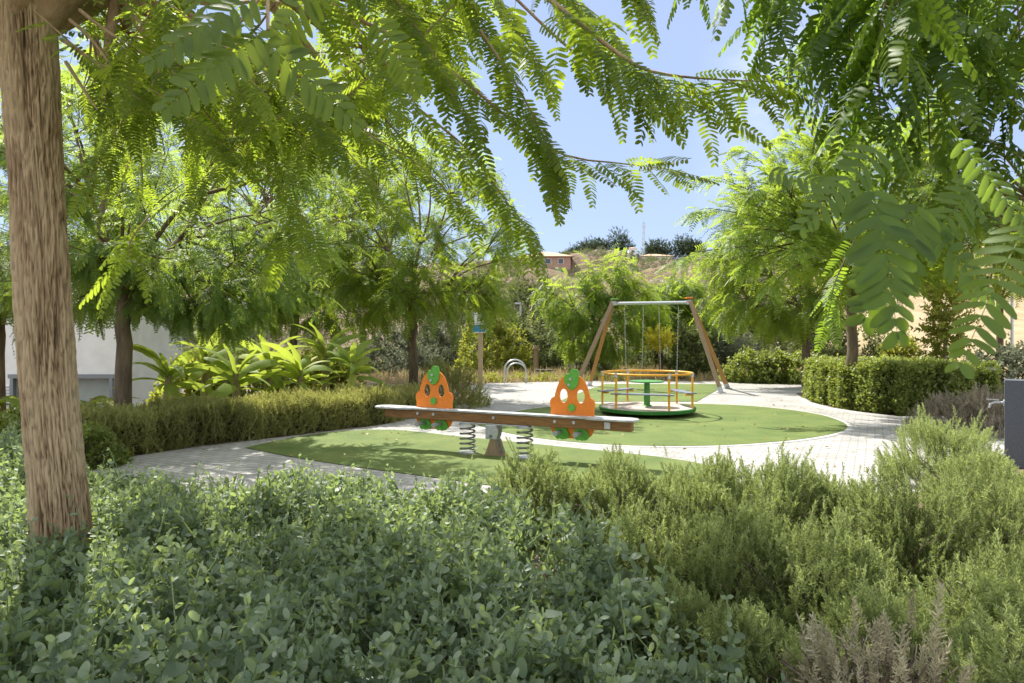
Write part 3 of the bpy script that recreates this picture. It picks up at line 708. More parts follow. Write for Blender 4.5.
def t7_extra(wood, leaf):
    hub = at(850, 262, 13.8)
    for ex, ey, Y in ((692, 212, 13.0), (676, 262, 12.6), (705, 178, 13.4), (738, 150, 13.8), (742, 268, 12.8), (785, 138, 13.9), (728, 235, 12.2), (752, 192, 12.4), (770, 290, 12.0), (800, 250, 11.9), (830, 310, 12.2), (880, 318, 12.6), (860, 150, 13.5)):
        e = at(ex, ey, Y); m_ = (hub + e) / 2 + np.array((0, 0, .35)); q_ = e * .8 + m_ * .2 + np.array((0, 0, .12))
        branch(wood, leaf, [hub, m_, q_, e], .02, .42, 34, FR_MID, droop=.35, t0=.3)
tree(TT, 'broad light green tree with a slim trunk growing out of the clipped hedge at right', 'tree',
     [at(853, 410, 14.0) * [1, 1, 0], at(852, 320, 14.0), at(852, 285, 14.0)], [.125, .10, .09],
     [(120, (6.9, 13.6, 4.1), (2.2, 2.0, 1.4)), (40, (5.0, 13.2, 4.2), (1.1, 1.0, .7)), (45, (5.2, 13.0, 3.2), (1.3, 1.0, .6)), (80, (7.4, 13.2, 2.9), (1.3, 1.0, .5)), (40, (6.0, 13.0, 5.0), (1.3, 1.0, .6))], 7, .40, FR_MID, M_LEAFL, M_BARKF, (8, 7), (GAP,), GR, t7_extra, droop=.15)
tree(TT, 'dark trunked tree behind the paving between the swing frame and the clipped hedge', 'tree',
     [at(806, 385, 20.0) * [1, 1, 0], at(806, 335, 20.0), at(806, 310, 20.0)], [.13, .11, .10],
     [(460, (8.4, 20.2, 4.0), (2.9, 2.2, 2.2)), (80, (7.4, 19.6, 2.3), (2.2, 1.4, .8))], 9, .42, FR_LO, M_LEAF, M_BARKF, (7, 7), (GAP,), GR, droop=.6)
tree(TT, 'leafy tree at the right edge behind the hanging sprays, its trunk out of the frame', 'tree',
     [(9.3, 10.2, 0), (9.3, 10.2, 1.2), (9.2, 10.2, 2.4)], [.12, .10, .09],
     [(420, (8.2, 10.8, 4.3), (2.4, 2.2, 1.6))], 10, .32, FR_MID, M_LEAFL, M_BARKF, (7, 6), (GAP2,), GR, droop=.4)
tree(TT, 'leafy tree far right behind the thin grey lamp post', 'tree',
     [(15.0, 21.0, 0), (15.0, 21.0, 1.2), (15.0, 21.0, 2.6)], [.12, .10, .09],
     [(330, (14.2, 20.6, 4.3), (3.0, 2.2, 1.6))], 9, .42, FR_LO, M_LEAF, M_BARKF, (7, 6), (), GR, droop=.4)

def leafball_tree(name, label, cat, base, h, rad, zc, n, m_leaf, ts, group=None, trunk=.05, m_bark=None, templ=None, rz=None):
    root = thing(name, label, cat, tuple(base), group)
    V, Fq = tube(np.array([(0, 0, -.15), (.01, 0, h * .35), (0, .02, h * .75)]), [trunk, trunk * .8, trunk * .4], 8)
    npmesh('trunk', V, Fq, m_bark or M_BARKF, root, None, True)
    acc = Acc(); k = 9
    cl = ellipsoid(k, (0, 0, zc), (rad * .62, rad * .62, (rz or rad) * .62), .3)
    cc = np.concatenate([cl, [(0, 0, zc)]]); pick = rng.integers(0, k + 1, n)
    v = unit(rng.normal(0, 1, (n, 3))); q = (.35 + .65 * rng.random((n, 1)))
    P = cc[pick] + v * q * np.array((rad * .5, rad * .5, (rz or rad) * .5))
    D = v + rng.normal(0, .4, v.shape) + np.array((0, 0, .3))
    tm = templ or BL
    pk = rng.integers(0, len(tm), n)
    for i, t_ in enumerate(tm):
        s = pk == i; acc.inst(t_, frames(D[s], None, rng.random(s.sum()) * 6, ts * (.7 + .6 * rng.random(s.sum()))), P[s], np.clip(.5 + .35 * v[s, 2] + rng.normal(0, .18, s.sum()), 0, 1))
    acc.make('crown', m_leaf, root)
    return root
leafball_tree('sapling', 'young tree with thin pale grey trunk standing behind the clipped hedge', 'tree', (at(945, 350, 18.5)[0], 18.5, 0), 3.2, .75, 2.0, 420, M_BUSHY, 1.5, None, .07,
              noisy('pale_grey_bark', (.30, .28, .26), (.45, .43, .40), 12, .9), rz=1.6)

# ------------------------------------------------------------------ shrubs and hedges
def bush(name, label, cat, x, y, rx, ry, h, n, templ, m, z0=0.0, ts=1.0, group=None, up=.9, stems=10, tone=None, mix=None, jitter=.35, flat=.5, wob=.18):
    root = thing(name, label, cat, (x, y, z0), group)
    acc = Acc(); th = rng.random(n) * 2 * PI; r = np.sqrt(rng.random(n))
    r = np.where(rng.random(n) < .35, .75 + .25 * rng.random(n), r)
    ph = rng.random(6) * 6.28
    lump = 1 + wob * (np.sin(th * 3 + ph[0]) * .6 + np.sin(th * 7 + ph[1]) * .4)
    X = np.cos(th) * r * rx * lump; Yv = np.sin(th) * r * ry * lump
    zz = h * (1 - r ** 2.6) ** flat * (1 + wob * np.sin(X * 9 / rx * .5 + ph[2]) * np.cos(Yv * 7 / ry * .5 + ph[3])) 
    zz = zz * (1 - .30 * rng.random(n) ** 2)
    low = r > .72; zz[low] = zz[low] * (.2 + .8 * rng.random(low.sum())) 
    D = np.stack([np.cos(th) * r * .7, np.sin(th) * r * .7, np.full(n, up)], 1) + rng.normal(0, jitter, (n, 3))
    D[:, 2] = np.abs(D[:, 2]); D = unit(D)
    s = ts * (.6 + .8 * rng.random(n)); zz = zz + (rng.random(n) > .93) * rng.random(n) * .14 * h / .5 * (r < .8); tip = np.stack([X, Yv, np.maximum(zz, .05)], 1)
    pk = rng.integers(0, len(templ), n)
    t0 = rng.random(n) if tone is None else np.clip(rng.normal(tone, .22, n), 0, 1)
    for i, tm in enumerate(templ):
        q = pk == i; Hn = tm[0][:, 0].max()
        acc.inst(tm, frames(D[q], None, rng.random(q.sum()) * 6.28, s[q]), tip[q] - D[q] * (Hn * s[q])[:, None] * .9, t0[q])
    fo = acc.make('foliage', m, root)
    if stems:
        w_ = Acc()
        for k in range(stems):
            a = rng.random() * 6.28; q = rng.random() ** .5 * .85
            w_.add(*tube(bez((rng.normal(0, .04), rng.normal(0, .04), -.03), (math.cos(a) * q * rx, math.sin(a) * q * ry, h * (.88 - .3 * q)), 5, .05, .08), np.linspace(.009, .003, 5) * max(1, h), 4))
        w_.make('stem', M_STEMG, root)
    return root

def region_fill(name, poly, hfun, dens, templ, m, m2=None, ts=1.0, tilt=.5, lay=.18, tonef=None):
    P = np.array(poly); mn, mx_ = P.min(0), P.max(0); n = int(dens * np.prod(mx_ - mn))
    q = mn + rng.random((n, 2)) * (mx_ - mn); q = q[inpoly(q[:, 0], q[:, 1], poly)]; n = len(q)
    if name == 'ground_cover':
        nz = np.array([mnoise.noise(Vector((a * 3.1, b * 3.1, 5))) for a, b in q]); q = q[nz > -.22 + rng.normal(0, .12, n)]; n = len(q)
    z = hfun(q[:, 0], q[:, 1]) - lay * rng.random(n) ** 1.5 + (rng.random(n) > .95) * .06 * rng.random(n)
    D = np.c_[rng.normal(0, tilt, n), rng.normal(0, tilt, n) - .15, .75 + .3 * rng.random(n)]; D = unit(D)
    s = ts * (.7 + .6 * rng.random(n)); pk = rng.integers(0, len(templ), n); acc = Acc()
    tn = rng.random(n) if tonef is None else tonef(q[:, 0], q[:, 1], n)
    tip = np.c_[q, np.maximum(z, .03)]
    for i, tm in enumerate(templ):
        k = pk == i; Hn = tm[0][:, 0].max()
        acc.inst(tm, frames(D[k], None, rng.random(k.sum()) * 6.28, s[k]), tip[k] - D[k] * (Hn * s[k])[:, None] * .9, tn[k])
    return acc.make(name, m)
# grey-green ground cover in front
gc_poly = [(-4.6, 1.0), (1.0, 1.0), (1.0, 1.8), (.82, 2.3), (.62, 2.9), (.55, 3.4), (.36, 4.0), (0.0, 4.6), (-.2, 5.1), (-1.5, 5.3), (-3.0, 5.5), (-4.0, 5.9), (-4.9, 6.9), (-7.2, 7.0), (-7.2, 1.0)]
def gch(x, y):
    b = .43 + .05 * np.sin(x * 2.1 + 1) * np.cos(y * 1.7) + .045 * np.sin(x * 5.3 + y * 3.1) + .03 * np.sin(x * 9 - y * 7.7)
    return b + .10 * sst((y - 4.6) / 1.6) * sst((-x - 3) / 1.5)
gcs = region_fill('ground_cover', gc_poly, gch, 520, GC, M_GC, ts=1.22, tilt=.6, lay=.26)
prop(gcs, 'dense grey-green ground cover with small oval leaves filling the front left bed', 'ground cover', kind='stuff')

def bed_h(x, y): return np.zeros_like(x)
RB = 'rosemary bushes in the front right bed'
rosem = [  # px, Y, rx, h, tone, label, material
    (535, 5.15, .48, .62, .45, 'rosemary bush hiding the foot of the right seesaw spring', M_ROS),
    (610, 5.0, .55, .60, .5, 'rosemary bush of the sunlit row below the right orange seesaw panel', M_ROS),
    (690, 5.0, .55, .60, .55, 'rosemary bush of the sunlit row below the turntable', M_ROS),
    (765, 4.9, .55, .60, .55, 'rosemary bush of the sunlit row below the right swing legs', M_ROS),
    (835, 4.9, .50, .55, .5, 'rosemary bush at the right end of the sunlit row beside the open paving', M_ROS),
    (905, 4.2, .50, .62, .25, 'dark upright rosemary bush with bare lower stems, below the open paving', M_ROS),
    (985, 4.3, .52, .62, .3, 'dark upright rosemary bush below the grey drinking fountain', M_ROS),
    (655, 3.9, .45, .52, .45, 'rosemary bush touching the edge of the grey-green ground cover, in half shade', M_ROS),
    (735, 3.8, .52, .56, .5, 'rounded rosemary bush in the middle of the front right bed', M_ROS),
    (820, 3.6, .50, .52, .5, 'rosemary bush left of the two dark upright ones', M_ROS),
    (700, 2.95, .42, .42, .45, 'low rosemary bush in shade beside the grey-green leaves', M_ROS),
    (790, 2.75, .42, .36, .55, 'low fresh green rosemary bush nearest the bottom of the photo', M_ROS),
    (905, 2.9, .46, .42, .4, 'low rosemary bush behind the dry twiggy clump', M_ROS),
    (1010, 3.1, .50, .50, .5, 'rosemary bush at the right edge above the dry twiggy clump', M_ROS),
    (1050, 4.9, .50, .50, .6, 'pale sunlit rosemary bush against the foot of the grey fountain', M_ROS)]
for px, Y, rx, h, tn, lb, m in rosem:
    bush('rosemary_bush', lb, 'rosemary', (px - 512) / F * Y, Y, rx, rx * .95, h - .05, int(900 * (rx / .5) ** 2), ROS, m, group=RB, tone=tn, stems=34, jitter=.26, up=1.25, flat=.45, wob=.26)
bush('rosemary_bush', 'tall pale green rosemary bush beside the tap side of the grey fountain', 'rosemary', (945 - 512) / F * 6.9, 6.9, .60, .52, .63, 950, ROS, M_ROS, group=RB, tone=.8, stems=20, jitter=.2, up=1.4, flat=.3)
bush('rosemary_bush', 'pale green rosemary bush in front of the fountain, left of its base', 'rosemary', (985 - 512) / F * 5.9, 5.9, .48, .45, .46, 700, ROS, M_ROS, group=RB, tone=.75, stems=20, jitter=.2, up=1.3, flat=.35)
bush('rosemary_bush', 'dry twiggy brown rosemary clump at the bottom right corner', 'rosemary', (890 - 512) / F * 2.35, 2.35, 40 * .0115, .38, .52, 230, ROS, M_ROSD, group=RB, tone=.5, stems=70, jitter=.3, up=1.3)
bush('rosemary_bush', 'half dry rosemary clump cut by the bottom right corner of the photo', 'rosemary', (1020 - 512) / F * 2.4, 2.4, .36, .32, .48, 520, ROS, M_ROS, group=RB, tone=.6, stems=40, jitter=.3, up=1.3)

def hedge(name, label, front, depth, h, templ, m, dens, ts, round_=.12, z0=0, up=.6, tone=.45, group=None):
    """clipped hedge: front = base polyline, body behind it (left-hand normal)"""
    Pn = np.array(front, float); d = np.r_[0, np.cumsum(np.linalg.norm(np.diff(Pn, axis=0), axis=1))]; Lt = d[-1]
    root = thing(name, label, 'hedge', (Pn[0][0], Pn[0][1], z0)); root.location = (Pn[0][0], Pn[0][1], z0)
    def pos(s):
        return np.stack([np.interp(s, d, Pn[:, 0]), np.interp(s, d, Pn[:, 1])], -1)
    def nor(s):
        a = pos(np.clip(s - .15, 0, Lt)); b = pos(np.clip(s + .15, 0, Lt)); t = b - a; t /= np.linalg.norm(t, axis=-1, keepdims=True) + 1e-9
        return np.stack([-t[..., 1], t[..., 0]], -1), t
    acc = Acc()
    def put(s, back, z, out, n):
        nn, tt = nor(s); xy = pos(s) + nn * back[:, None]
        D = unit(np.c_[nn * out[0] + tt * out[1], np.full(n, out[2])] + rng.normal(0, .3, (n, 3)))
        tip = np.c_[xy, z] + rng.normal(0, .025, (n, 3)); tip[:, :2] += nn * (.07 * np.sin(s * 5.1 + 2 * np.sin(s * 2.3)) + .04 * np.sin(s * 13))[:, None]
        tip[:, 2] += .04 * np.sin(s * 4.3) + .03 * np.sin(s * 9.7 + back * 5)
        k = ts * (.7 + .6 * rng.random(n)); pk = rng.integers(0, len(templ), n)
        tn = np.clip(tone + .22 * np.sin(s * 6.1 + 3 * np.sin(s * 1.7)) + rng.normal(0, .2, n), 0, 1)
        for i, tm in enumerate(templ):
            q = pk == i; Hn = tm[0][:, 0].max()
            acc.inst(tm, frames(D[q], None, rng.random(q.sum()) * 6.28, k[q]), tip[q] - D[q] * (Hn * k[q])[:, None] * .85 - np.array([Pn[0][0], Pn[0][1], 0]), tn[q])
    n = int(dens * Lt * h); s = rng.random(n) * Lt; z = h * (.06 + .94 * rng.random(n)); put(s, round_ * (z / h) ** 6 + 0 * s, z, (-.55, 0, up), n)
    n = int(dens * Lt * depth * .8); s = rng.random(n) * Lt; put(s, depth * rng.random(n), h + .10 * (rng.random(n) > .93) * rng.random(n), (0, 0, 1), n)
    n = int(dens * Lt * h * .35); s = rng.random(n) * Lt; put(s, np.full(n, depth), h * rng.random(n), (.55, 0, up), n)
    for e, sg in ((0, -.6), (Lt, .6)):
        n = int(dens * depth * h); put(np.full(n, e), depth * rng.random(n), h * (.06 + .94 * rng.random(n)), (0, sg, up), n)
    acc.make('foliage', m, root)
    # solid dark core added inside so the hedge is not see-through
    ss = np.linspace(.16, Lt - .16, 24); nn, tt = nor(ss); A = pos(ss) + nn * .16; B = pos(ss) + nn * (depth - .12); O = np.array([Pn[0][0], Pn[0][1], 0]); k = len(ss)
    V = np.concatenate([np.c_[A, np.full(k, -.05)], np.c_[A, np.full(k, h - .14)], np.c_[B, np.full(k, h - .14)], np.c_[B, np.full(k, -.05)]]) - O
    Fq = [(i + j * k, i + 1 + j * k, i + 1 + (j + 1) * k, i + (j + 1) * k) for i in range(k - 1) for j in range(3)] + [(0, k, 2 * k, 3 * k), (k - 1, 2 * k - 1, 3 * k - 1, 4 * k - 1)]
    npmesh('dark_core', V, Fq, M_CORE, root)
    return root
hf = [G(62, 466), G(110, 460.5), G(200, 447.5), G(300, 435.5), G(380, 426), G(425, 417)]
hf = [(x, y + .12) for x, y in hf]
hedge('hedge', 'long low clipped rosemary hedge curving along the paving at left', hf, 1.1, .52, ROSF, M_ROSB, 980, .9, z0=0)
bush('rosemary_bush', 'dark rosemary bush behind the left orange seesaw panel', 'rosemary', -1.35, 14.6, .85, .8, .95, 620, ROSF, M_ROSB, ts=1.3, tone=.2, up=1.2)
bush('shrub', 'dark leafy shrub against the near end of the long hedge, right of the ridged trunk', 'shrub', -4.88, 7.8, .42, .40, .50, 420, BL, M_HEDGE, ts=.8, tone=.2)
bush('shrub', 'dark leafy shrub left of the ridged trunk at the left edge', 'shrub', -5.9, 7.9, .8, .55, .62, 700, BL, M_HEDGE, ts=.9, tone=.3)
hb = [G(803, 399.5), G(814, 404), G(832, 408.5), G(860, 413), G(900, 417.5), (8.4, 12.75), (9.35, 13.0)]
hb = [(x + .12, y + .18) for x, y in hb]
hedge('hedge', 'waist-high clipped broadleaf hedge with a tree growing out of it, right of the turf', hb, 2.0, .92, BL, M_HEDGE, 520, 1.0, z0=0, up=.5, tone=.55)
# low hedges behind the paving
for k, (px, py, wd, lb) in enumerate(((760, 384.5, 1.1, 'rounded shrub behind the paving, nearest the right swing legs'), (785, 385, 1.0, 'rounded shrub at the foot of the dark tree trunk, on its left'), (822, 386, 1.1, 'rounded shrub half hidden by the clipped hedge at right'))):
    x, y = G(px, py); bush('shrub', lb, 'shrub', x, y + .9, wd * .85, .7, 1.0, 420, BL, M_HEDGE, ts=1.5, group='rounded shrubs behind the paving', tone=.45, stems=6)
bush('shrub', 'dusty pinkish grey shrub between the clipped hedge and the grey fountain', 'shrub', (968 - 512) / F * 10.5, 10.5, .85, .7, .68, 900, ROSF, M_PINK, ts=.9, tone=.6)
bush('shrub', 'small dusty shrub behind the tap of the grey fountain', 'shrub', (1005 - 512) / F * 11.2, 11.2, .7, .6, .66, 600, ROSF, M_PINK, ts=.9, tone=.3)
bush('shrub', 'broad green shrub at the right edge behind the bollard light', 'shrub', (1010 - 512) / F * 15.5, 15.5, 1.3, .9, 1.25, 700, BL, M_BUSHG, ts=1.5, tone=.6)
bush('shrub', 'pale green shrub past the right end of the clipped hedge', 'shrub', (970 - 512) / F * 15.0, 15.0, .7, .6, .85, 360, BL, M_BUSHY, ts=1.3, tone=.5)

# banana plants
def banana_leaf(Ln, Wd, droop, seed):
    r = np.random.default_rng(seed); n = 12; V = []; Fq = []; J = []
    for i in range(n):
        t = i / (n - 1); a = droop * t; x = Ln * (math.sin(a) / max(droop, .01) if droop > .01 else t); z = Ln * (math.cos(a) - 1) / max(droop, .01)
        wv = Wd / 2 * (math.sin(PI * min(1, (t * .9 + .07))) ** .55) * (1 if i % 3 else .88) * (0.1 if i == 0 else 1)
        V += [(x, wv, z - wv * .35 + r.normal(0, .012)), (x, 0, z), (x, -wv, z - wv * .35 + r.normal(0, .012))]
        if i: b = 3 * i - 3; Fq += [(b, b + 1, b + 4, b + 3), (b + 1, b + 2, b + 5, b + 4)]
    return np.array(V), np.array(Fq), np.zeros(len(V))
BAN = [banana_leaf(1.05, .20, 1.3, s) for s in (1, 2)] + [banana_leaf(1.1, .22, 1.9, 3), banana_leaf(.95, .18, .8, 4)]
M_BSTEM = noisy('banana_stem', (.16, .13, .045), (.30, .27, .10), 8, .6, sc3=(1, 1, .2))
for px, Y, rx, h, m_, lb in ((198, 13.4, .8, 1.0, M_BUSHY, 'yellow-green shrub behind the banana plants, nearest the slim brown trunk'), (262, 13.8, .9, 1.15, M_HEDGE, 'green shrub filling the gap behind the middle banana plants'),
                            (318, 14.4, .9, 1.1, M_BUSHY, 'yellow-green shrub behind the banana plants at the right end of their row')):
    bush('shrub', lb, 'shrub', (px - 512) / F * Y, Y, rx, rx * .7, h, 420, BL, m_, ts=1.6, tone=.5, stems=5, flat=.6, wob=.35)
bl = ['at the left end of its row, beside the slim brown trunk', 'second from the left of its row, behind the hedge', 'third from the left of its row, with a drooping leaf', 'in the middle of its row behind the hedge',
      'third from the right of its row behind the hedge', 'second from the right of its row, with a yellowing leaf', 'at the right end of its row, one arched leaf reaching right']
for k, (px, Y, h) in enumerate(((168, 11.6, 1.35), (205, 12.4, 1.7), (236, 11.4, 1.3), (268, 12.6, 1.6), (300, 12.0, 1.35), (325, 13.2, 1.8), (352, 12.6, 1.5))):
    x = (px - 512) / F * Y; rt = thing('banana_plant', 'banana plant ' + bl[k], 'banana plant', (x, Y, -.1), 'banana plants behind the left hedge')
    V, Fq = tube([(0, 0, 0), (0.01, 0, h * .4), (0, .02, h * .75)], [.10, .08, .045], 10); npmesh('stem', V, Fq, M_BSTEM, rt, None, True)
    acc = Acc(); nl = 18
    for q in range(nl):
        a = q * 2.4 + rng.random() * .5; el = .30 + 1.0 * (q / nl) + rng.normal(0, .08)
        d = np.array([[math.cos(a) * math.cos(el), math.sin(a) * math.cos(el), math.sin(el)]])
        acc.inst(BAN[q % 4], frames(d, None, np.array([rng.normal(0, .7)]), .55 + .45 * rng.random()), np.array([(0, 0, h * (.55 + .2 * q / nl))]), [rng.random()])
    acc.make('leaf', M_BAN, rt)
x = (40 - 512) / F * 12.0
for px, Y, lb in ((92, 11.0, 'low banana plant between the ridged trunk and the slim brown trunk'), (-2, 11.0, 'banana plant cut by the left edge in front of the white house')):
    x = (px - 512) / F * Y; rt = thing('banana_plant', lb, 'banana plant', (x, Y, -.1), 'banana plants behind the left hedge')
    V, Fq = tube([(0, 0, 0), (0.01, 0, .3), (0, .02, .6)], [.09, .07, .045], 10); npmesh('stem', V, Fq, M_BSTEM, rt, None, True)
    acc = Acc()
    for q in range(7):
        a = q * 2.4; el = .2 + .6 * (q / 7); d = np.array([[math.cos(a) * math.cos(el), math.sin(a) * math.cos(el), math.sin(el)]])
        acc.inst(BAN[q % 4], frames(d, None, 0, .8), np.array([(0, 0, .5)]), [rng.random()])
    acc.make('leaf', M_BAN, rt)

# ------------------------------------------------------------------ mid-distance shrubs, scrub and hill
midshrubs = [  # px, Y, rx, h, mat, label
    (395, 27, 2.0, 1.7, M_BUSHG, 'grey-green scrub bush behind the dark slender trunk'), (352, 30, 2.2, 2.0, M_BUSHY, 'yellow-green bush behind the right end of the banana plants'),
    (440, 30, 2.1, 2.2, M_BUSHG, 'pale grey-green bush left of the wooden sign post'), (492, 27, 1.6, 2.6, M_BUSHY, 'tall yellow-green bush right of the wooden sign post'),
    (455, 38, 2.5, 3.4, M_BUSH, 'dark bush high behind the wooden sign post'), (530, 29, 1.7, 2.2, M_BUSH, 'dark green bush behind the metal hoop'),
    (565, 31, 1.8, 2.6, M_BUSH, 'dark green bush behind the small bench'), (590, 27, 1.1, 1.1, M_BUSHG, 'low olive bush behind the left feet of the swing'),
    (530, 40, 2.6, 4.6, M_BUSH, 'tall dark bush beside the grey lamp post'), (712, 29, 1.6, 3.2, M_BUSH, 'dark bush behind the upper right swing legs'),
    (735, 26, 1.5, 1.6, M_BUSHG, 'grey twiggy bush between the swing and the dark tree trunk'), (765, 33, 2.6, 3.2, M_BUSHG, 'wide grey bush behind the dark tree trunk'),
    (690, 24.5, .9, 1.9, M_BUSH, 'leafy bush behind the right swing seat'), (640, 30, 1.6, 1.2, M_BUSH, 'dark low bush under the swing seats'),
    (830, 30, 2.2, 2.2, M_BUSH, 'green bush behind the clipped hedge tree'), (900, 28, 1.0, 1.3, M_BUSHY, 'small yellow-green bush behind the clipped hedge'),
    (310, 24, 1.8, 1.5, M_BUSH, 'green bush behind the banana plants')]
for px, Y, rx, h, m, lb in midshrubs:
    x = (px - 512) / F * Y
    bush('bush', lb, 'bush', x, Y, rx, rx * .8, h, int(330 * rx * max(1, h * .5)), BL, m, z0=hz(x, Y) - .05, ts=2.2, group='bushes at the foot of the hill', tone=.5, stems=5, flat=.6, wob=.3)
# yellow-leaved small plant with trunk
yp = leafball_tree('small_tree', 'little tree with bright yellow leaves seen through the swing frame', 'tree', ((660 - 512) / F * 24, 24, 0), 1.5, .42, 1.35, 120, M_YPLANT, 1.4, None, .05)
# grass strip with yellow flowers behind the paving
def grass_clump(seed, H=.35, n=9, wd=.012):
    r = np.random.default_rng(seed); parts = []
    for i in range(n):
        a = r.random() * 6.28; l = H * (.6 + .6 * r.random()); q = r.random() * .6
        p0 = np.array((0, r.normal(0, .02), r.normal(0, .02))); d = unit(np.array((1, q * math.cos(a), q * math.sin(a)))); sd = unit(np.cross(d, r.normal(0, 1, 3))) * wd / 2
        p1 = p0 + d * l
        parts.append((np.array([p0 - sd, p0 + sd, p1 + sd * .3, p1 - sd * .3]), np.array([[0, 1, 2, 3]]), r.normal(0, .2)))
    return join(parts)
GRS = [grass_clump(1, .35, 9, .02), grass_clump(2, .5, 7, .02)]
rf = region_fill('dry_grass', [(-3.5, 21.2), (-1.5, 21.6), (14, 23.2), (20, 26), (16, 36), (-14, 36), (-9, 24)], lambda x, y: np.array([.32 + hz(a, b) for a, b in zip(x, y)]), 22, GRS, M_DRYG, ts=1.0, tilt=.3, lay=.2)
prop(rf, 'dry straw-coloured grass behind the paving at the foot of the hill', 'grass', kind='stuff')
rf = region_fill('yellow_flowers', [(-1.3, 21.9), (1.0, 22.3), (3.8, 22.4), (3.8, 23.2), (-1.5, 23.0)], lambda x, y: .25 + .08 * np.sin(x * 7) + 0 * y, 75, BL, M_BUSHY, ts=1.3, tilt=.5, lay=.2, tonef=lambda x, y, n: .6 + .4 * rng.random(n))
prop(rf, 'low yellow-flowering ground cover behind the metal hoop', 'flowers', kind='stuff')
# scrub scattered over the hillside
def scrub(name, n, ylo, yhi, m, size, rlo=-.9, rhi=.9, avoid=None):
    acc = Acc(); cnt = 0
    while cnt < n:
        y = ylo + (yhi - ylo) * rng.random(); x = y * (rlo + (rhi - rlo) * rng.random())
        if mnoise.noise(Vector((x * .06, y * .06, 3))) < -.12: continue
        cnt += 1; z = hz(x, y); s = size * (.5 + rng.random()); k = 34
        v = unit(rng.normal(0, 1, (k, 3))); v[:, 2] = np.abs(v[:, 2]) * .8
        P = np.array((x, y, z)) + v * s * (.5 + .5 * rng.random((k, 1)))
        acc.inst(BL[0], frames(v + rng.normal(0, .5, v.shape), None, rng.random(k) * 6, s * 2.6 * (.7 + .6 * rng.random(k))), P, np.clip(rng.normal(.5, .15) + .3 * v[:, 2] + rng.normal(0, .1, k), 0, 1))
    return acc.make(name, m)
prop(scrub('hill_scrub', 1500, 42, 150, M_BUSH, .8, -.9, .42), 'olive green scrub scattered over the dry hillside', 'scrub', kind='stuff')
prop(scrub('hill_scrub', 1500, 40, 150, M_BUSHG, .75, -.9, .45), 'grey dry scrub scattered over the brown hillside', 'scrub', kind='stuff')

def ridge_y(px, py_ground):
    """walk along the line of sight until the terrain is reached"""
    for y in np.linspace(45, 160, 400):
        x = (px - 512) / F * y; z = CAMZ - (py_ground - HZ) / F * y
        if hz(x, y) >= z: return x, y, hz(x, y)
    x = (px - 512) / F * 132; return x, 132, hz(x, 132)
ridge = [(579, 252, 2.2, 'wide dark evergreen on the ridge above the pink house'), (593, 250, 2.6, 'dark evergreen on the ridge with a flat top'), (600, 247, 1.6, 'narrow dark evergreen pointed at the top on the ridge'),
         (624, 250, 3.0, 'large round dark evergreen in the middle of the ridge'), (655, 250, 2.6, 'round dark evergreen just right of the mast'), (662, 253, 2.4, 'dark evergreen behind the white house on the ridge'),
         (683, 246, 2.6, 'dark evergreen near the right end of the ridge'), (696, 248, 2.2, 'small dark evergreen where the ridge meets the light green tree'), (566, 257, 1.6, 'small dark bush-like tree beside the pink house roof')]
for px, py, rad, lb in ridge:
    y = 134 + rng.random() * 8; x = (px - 512) / F * y; z = hz(x, y)
    zt = CAMZ - (py - rad * 2.6 - HZ) / F * y
    zc = max(rad, (zt - z) - rad * .75)
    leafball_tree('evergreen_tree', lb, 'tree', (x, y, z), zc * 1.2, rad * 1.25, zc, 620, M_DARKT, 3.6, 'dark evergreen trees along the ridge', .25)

M_WHITE = noisy('white_render', (.76, .76, .75), (.84, .84, .83), 3, .85, bs=.1)
M_PINKW = noisy('pink_render', (.36, .22, .17), (.45, .29, .22), 2, .85)
M_TILE = noisy('clay_roof_tile', (.40, .24, .15), (.55, .38, .26), 6, .8, sc3=(1, 6, 1), bs=.4)
M_DGLASS = mat('dark_window_glass', None, (.03, .04, .05), .15, 0, .6)
M_GREYP = noisy('grey_green_panel', (.34, .38, .36), (.42, .46, .43), 2, .5)
M_GFRAME = mat('grey_metal_frame', None, (.22, .24, .26), .45, .3)

def far_house(name, label, x, y, z, wx, wy, h, roof_h, mw, mr, wins, over=.5, rz=0):
    rt = thing(name, label, 'house', (x, y, z), None, rz)
    bm = bmesh.new(); bbox(bm, (0, 0, h / 2 - 1), (wx, wy, h + 2)); bmo('wall', bm, mw, rt)
    bm = bmesh.new()
    a, b = wx / 2 + over, wy / 2 + over; rl = max(.1, wx / 2 - wy / 2)
    vs_ = [bm.verts.new(p) for p in ((-a, -b, h), (a, -b, h), (a, b, h), (-a, b, h), (-rl, 0, h + roof_h), (rl, 0, h + roof_h))]
    for f in ((0, 1, 5, 4), (1, 2, 5), (2, 3, 4, 5), (3, 0, 4), (3, 2, 1, 0)): bm.faces.new([vs_[i] for i in f])
    bmo('roof', bm, mr, rt)
    for wxp, wz, ww, wh in wins:
        bm = bmesh.new(); bbox(bm, (wxp, -wy / 2 - .02, wz), (ww, .10, wh)); f = bmo('window', bm, M_WHITE, rt)
        bm = bmesh.new(); bbox(bm, (wxp, -wy / 2 - .08, wz), (ww - .14, .06, wh - .14)); bmo('pane', bm, M_DGLASS, f)
    return rt
x, y, zr = ridge_y(546, 268)
far_house('house', 'pink house with a pale tiled roof standing on the hill', x, y + 3, zr, .072 * y, 6, .016 * y, .010 * y, M_PINKW, M_TILE, [(-1.9, .95, 1.0, .9), (.3, .95, 1.0, .9), (2.3, .95, .9, .9)])
x, y, zr = ridge_y(655, 257)
far_house('house', 'low white house with a shallow roof on the ridge, right of the mast', x, y + 2, zr, 6.5, 5, 1.9, .7, M_WHITE, M_TILE, [(-1.5, .9, 1.0, .8), (1.2, .9, 1.0, .8)])
x, y, zr = ridge_y(632, 257)
